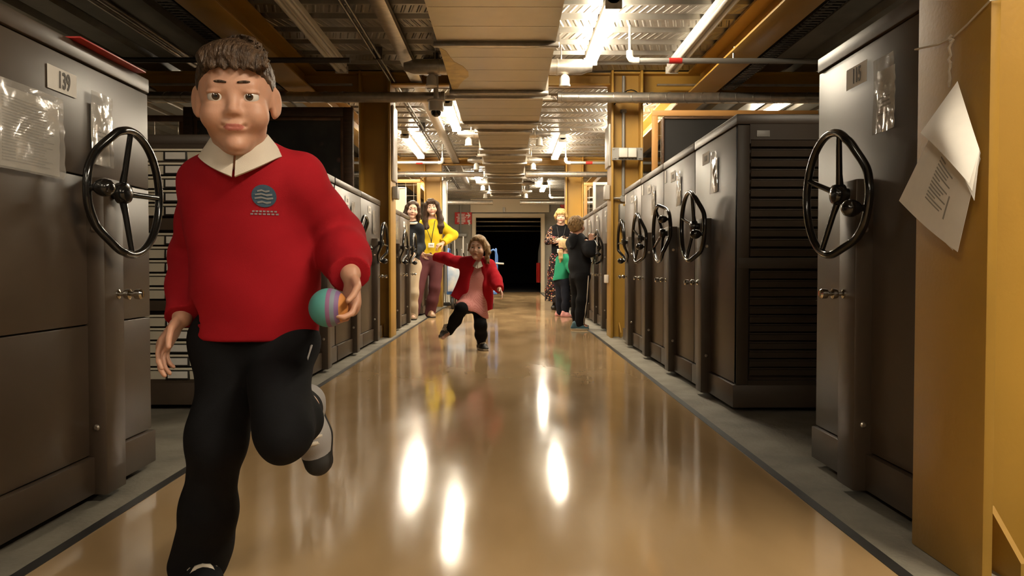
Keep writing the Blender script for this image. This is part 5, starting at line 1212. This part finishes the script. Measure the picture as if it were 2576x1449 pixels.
w, P, R = person('boy in a black hoodie seen from behind, turning a cabinet wheel', J, D, .005, base=(.78, 8.4, 0), mouth='plain')
face_parts(w, P, R, .206, 'iris_brown', 'lip', 'hair_sandy')
f = F(.005); torso(f, J, D, .016, hips=1.08); wA = sleeve(f, J, D, 'A', .012, .97, .008); wB = sleeve(f, J, D, 'B', .014, .96, .010)
f.cut(q(1458, 700, 8.38), (0, 0, -1)).cut(wA, J['RA'] - J['EA'], .004, .07).cut(wB, J['RB'] - J['EB'], .004, .07); h = emit('hoodie', f, 'hoodie', w, folds(.007, 36., 2.4))
f = F(.005); bk = -unit(J['front'])
f.cap(J['SA'] * .45 + J['N'] * .55 + V(0, 0, .016) - bk * .01, J['N'] + bk * .06 + V(0, 0, -.010), .024, .034, .04).cap(J['N'] + bk * .06 + V(0, 0, -.010), J['SB'] * .45 + J['N'] * .55 + V(0, 0, .016) - bk * .01, .034, .024, .04)
f.cap(J['N'] + bk * .055 + V(0, 0, -.02), J['N'] + bk * .095 + V(0, 0, -.10), .055, .022, .05); emit('hood', f, 'hoodie', h, folds(.003, 50., 1.))
f = F(.005); f.cap(J['W'] * .3 + J['V'] * .7, J['V'], .100, .102, .03, flat=J['front'], fs=.78)
for k in 'AB': trouser_leg(f, J, D, k, .012, 1.05, .047)
tr = emit('trousers', f, 'black_cloth', w, folds(.005, 32., .4))
sd = unit(np.cross(J['front'], (0, 0, 1))); b = B()
b.tube([J['LB'] + sd * .081 + bk * .012 + V(0, 0, .02), J['LB'] * .5 + J['KB'] * .5 + sd * .074 + bk * .01, J['KB'] + sd * .064 + bk * .006, J['KB'] * .5 + J['AB'] * .5 + sd * .060 + bk * .004, J['AB'] + sd * .052], .006, 6); put('side_stripe', b, 'white_cotton', tr, 180)
shoe(w, fl(1437, 8.33), fl(1483, 8.30), (0, 0, 1), .075, 'teal_shoe', 'cream_sole', .004, height=.065); shoe(w, fl(1440, 8.53), fl(1482, 8.60), (0, 0, 1), .075, 'teal_shoe', 'cream_sole', .004, height=.065)
f = F(.0045); s = .206
f.ell(P(0, -.09, .12), V(.37, .445, .40) * s, R, .01); f.ell(P(0, -.22, -.08), V(.33, .28, .28) * s, R, .02); f.cut(P(0, .04, -.03), R @ V(0, .85, -1), .006)
for k in range(90):
    a = k * 2.39996; t_ = .15 + .8 * (k / 90); e = math.pi * .5 * t_ * 1.25; d_ = V(math.sin(e) * math.cos(a), math.sin(e) * math.sin(a), math.cos(e))
    if d_[1] > .45 and d_[2] < .45: continue
    p0 = V(0, -.09, .12) + d_ * V(.365, .44, .395); p1 = p0 + d_ * .035 + V(.05 * math.sin(k * 1.3), -.03 + .05 * math.sin(k * .7), -.13 * math.sin(e))
    f.cap(P(*p0), P(*p1), .010, .003, .008)
emit('hair', f, 'hair_sandy', w, hairnoise(.0018, 330.))

# ------------------------------------------------------------------ the small girl in green
J = dict(H=q(1422, 619, 10.6), face=(.80, .58, -.02), up=(-.06, 0, 1), front=(.78, .6, 0),
         N=q(1419, 645, 10.6), C=q(1416, 666, 10.6), W=q(1413, 686, 10.6), V=q(1412, 704, 10.6),
         SA=q(1408, 654, 10.68), EA=q(1428, 672, 10.72), RA=q(1438, 664, 10.72), handA=((1, 0, .1), (0, 0, -1), .4, 1),
         SB=q(1428, 655, 10.50), EB=q(1438, 682, 10.44), RB=q(1447, 668, 10.40), handB=((1, 0, .1), (0, 0, -1), .4, -1),
         LA=q(1406, 708, 10.64), KA=q(1409, 748, 10.66), AA=q(1407, 784, 10.70), TA=fl(1416, 10.72, .03),
         LB=q(1420, 708, 10.56), KB=q(1424, 748, 10.54), AB=q(1422, 786, 10.54), TB=fl(1432, 10.50, .03))
D = dict(s=.195, neck=.036, sh=.032, cx=.085, wx=.085, hx=.085, arm=(.030, .025, .02), hand=.105, leg=(.052, .04, .029))
w, P, R = person('small girl in a green top with a blonde ponytail, seen from behind', J, D, .0052, base=(.78, 10.6, 0), mouth='plain')
face_parts(w, P, R, .195, 'iris_brown', 'lip', 'hair_light')
f = F(.005); torso(f, J, D, .013); f.cap(J['W'], q(1410, 708, 10.6), .10, .112, .03, flat=J['front'], fs=.85); wA = sleeve(f, J, D, 'A', .012); wB = sleeve(f, J, D, 'B', .013)
f.cut(q(1410, 702, 10.6), (.12, 0, -1)); emit('top', f, 'green_knit', w, folds(.006, 40., 1.4))
f = F(.005); f.cap(J['W'] * .2 + J['V'] * .8, J['V'], .09, .094, .03, flat=J['front'], fs=.85)
for k in 'AB': trouser_leg(f, J, D, k, .011, 1.03, .043)
emit('trousers', f, 'navy_cloth', w, folds(.005, 36., .8))
shoe(w, fl(1398, 10.70), fl(1424, 10.72), (0, 0, 1), .07, 'pink_leather', 'pink_leather', .004, height=.06); shoe(w, fl(1412, 10.53), fl(1440, 10.48), (0, 0, 1), .07, 'pink_leather', 'pink_leather', .004, height=.06)
f = F(.0045); s = .195
f.ell(P(0, -.09, .12), V(.355, .435, .385) * s, R, .01); f.ell(P(0, -.2, -.08), V(.31, .27, .25) * s, R, .02); f.cut(P(0, .08, -.04), R @ V(0, .8, -1), .006)
TB_ = q(1412, 625, 10.53)
for k in range(8):
    a = k * .8; r_ = .016; f.chain([P(.1 * math.sin(a), -.35, .15), TB_, TB_ + V(.012 * math.cos(a) - .012, .012 * math.sin(a) - .01, -.06), TB_ + V(.016 * math.cos(a) - .006, .014 * math.sin(a) - .015, -.13), TB_ + V(.02 * math.cos(a * 1.7) + .004, .01, -.20 - .02 * math.sin(a))], [.02, .014, .016, .013, .004], .014)
emit('hair', f, 'hair_light', w, hairnoise(.0016, 330.))
ring('hair_tie', TB_ + V(0, -.002, -.004), (.1, .4, 1), .019, .012, 'maroon_cloth', w)
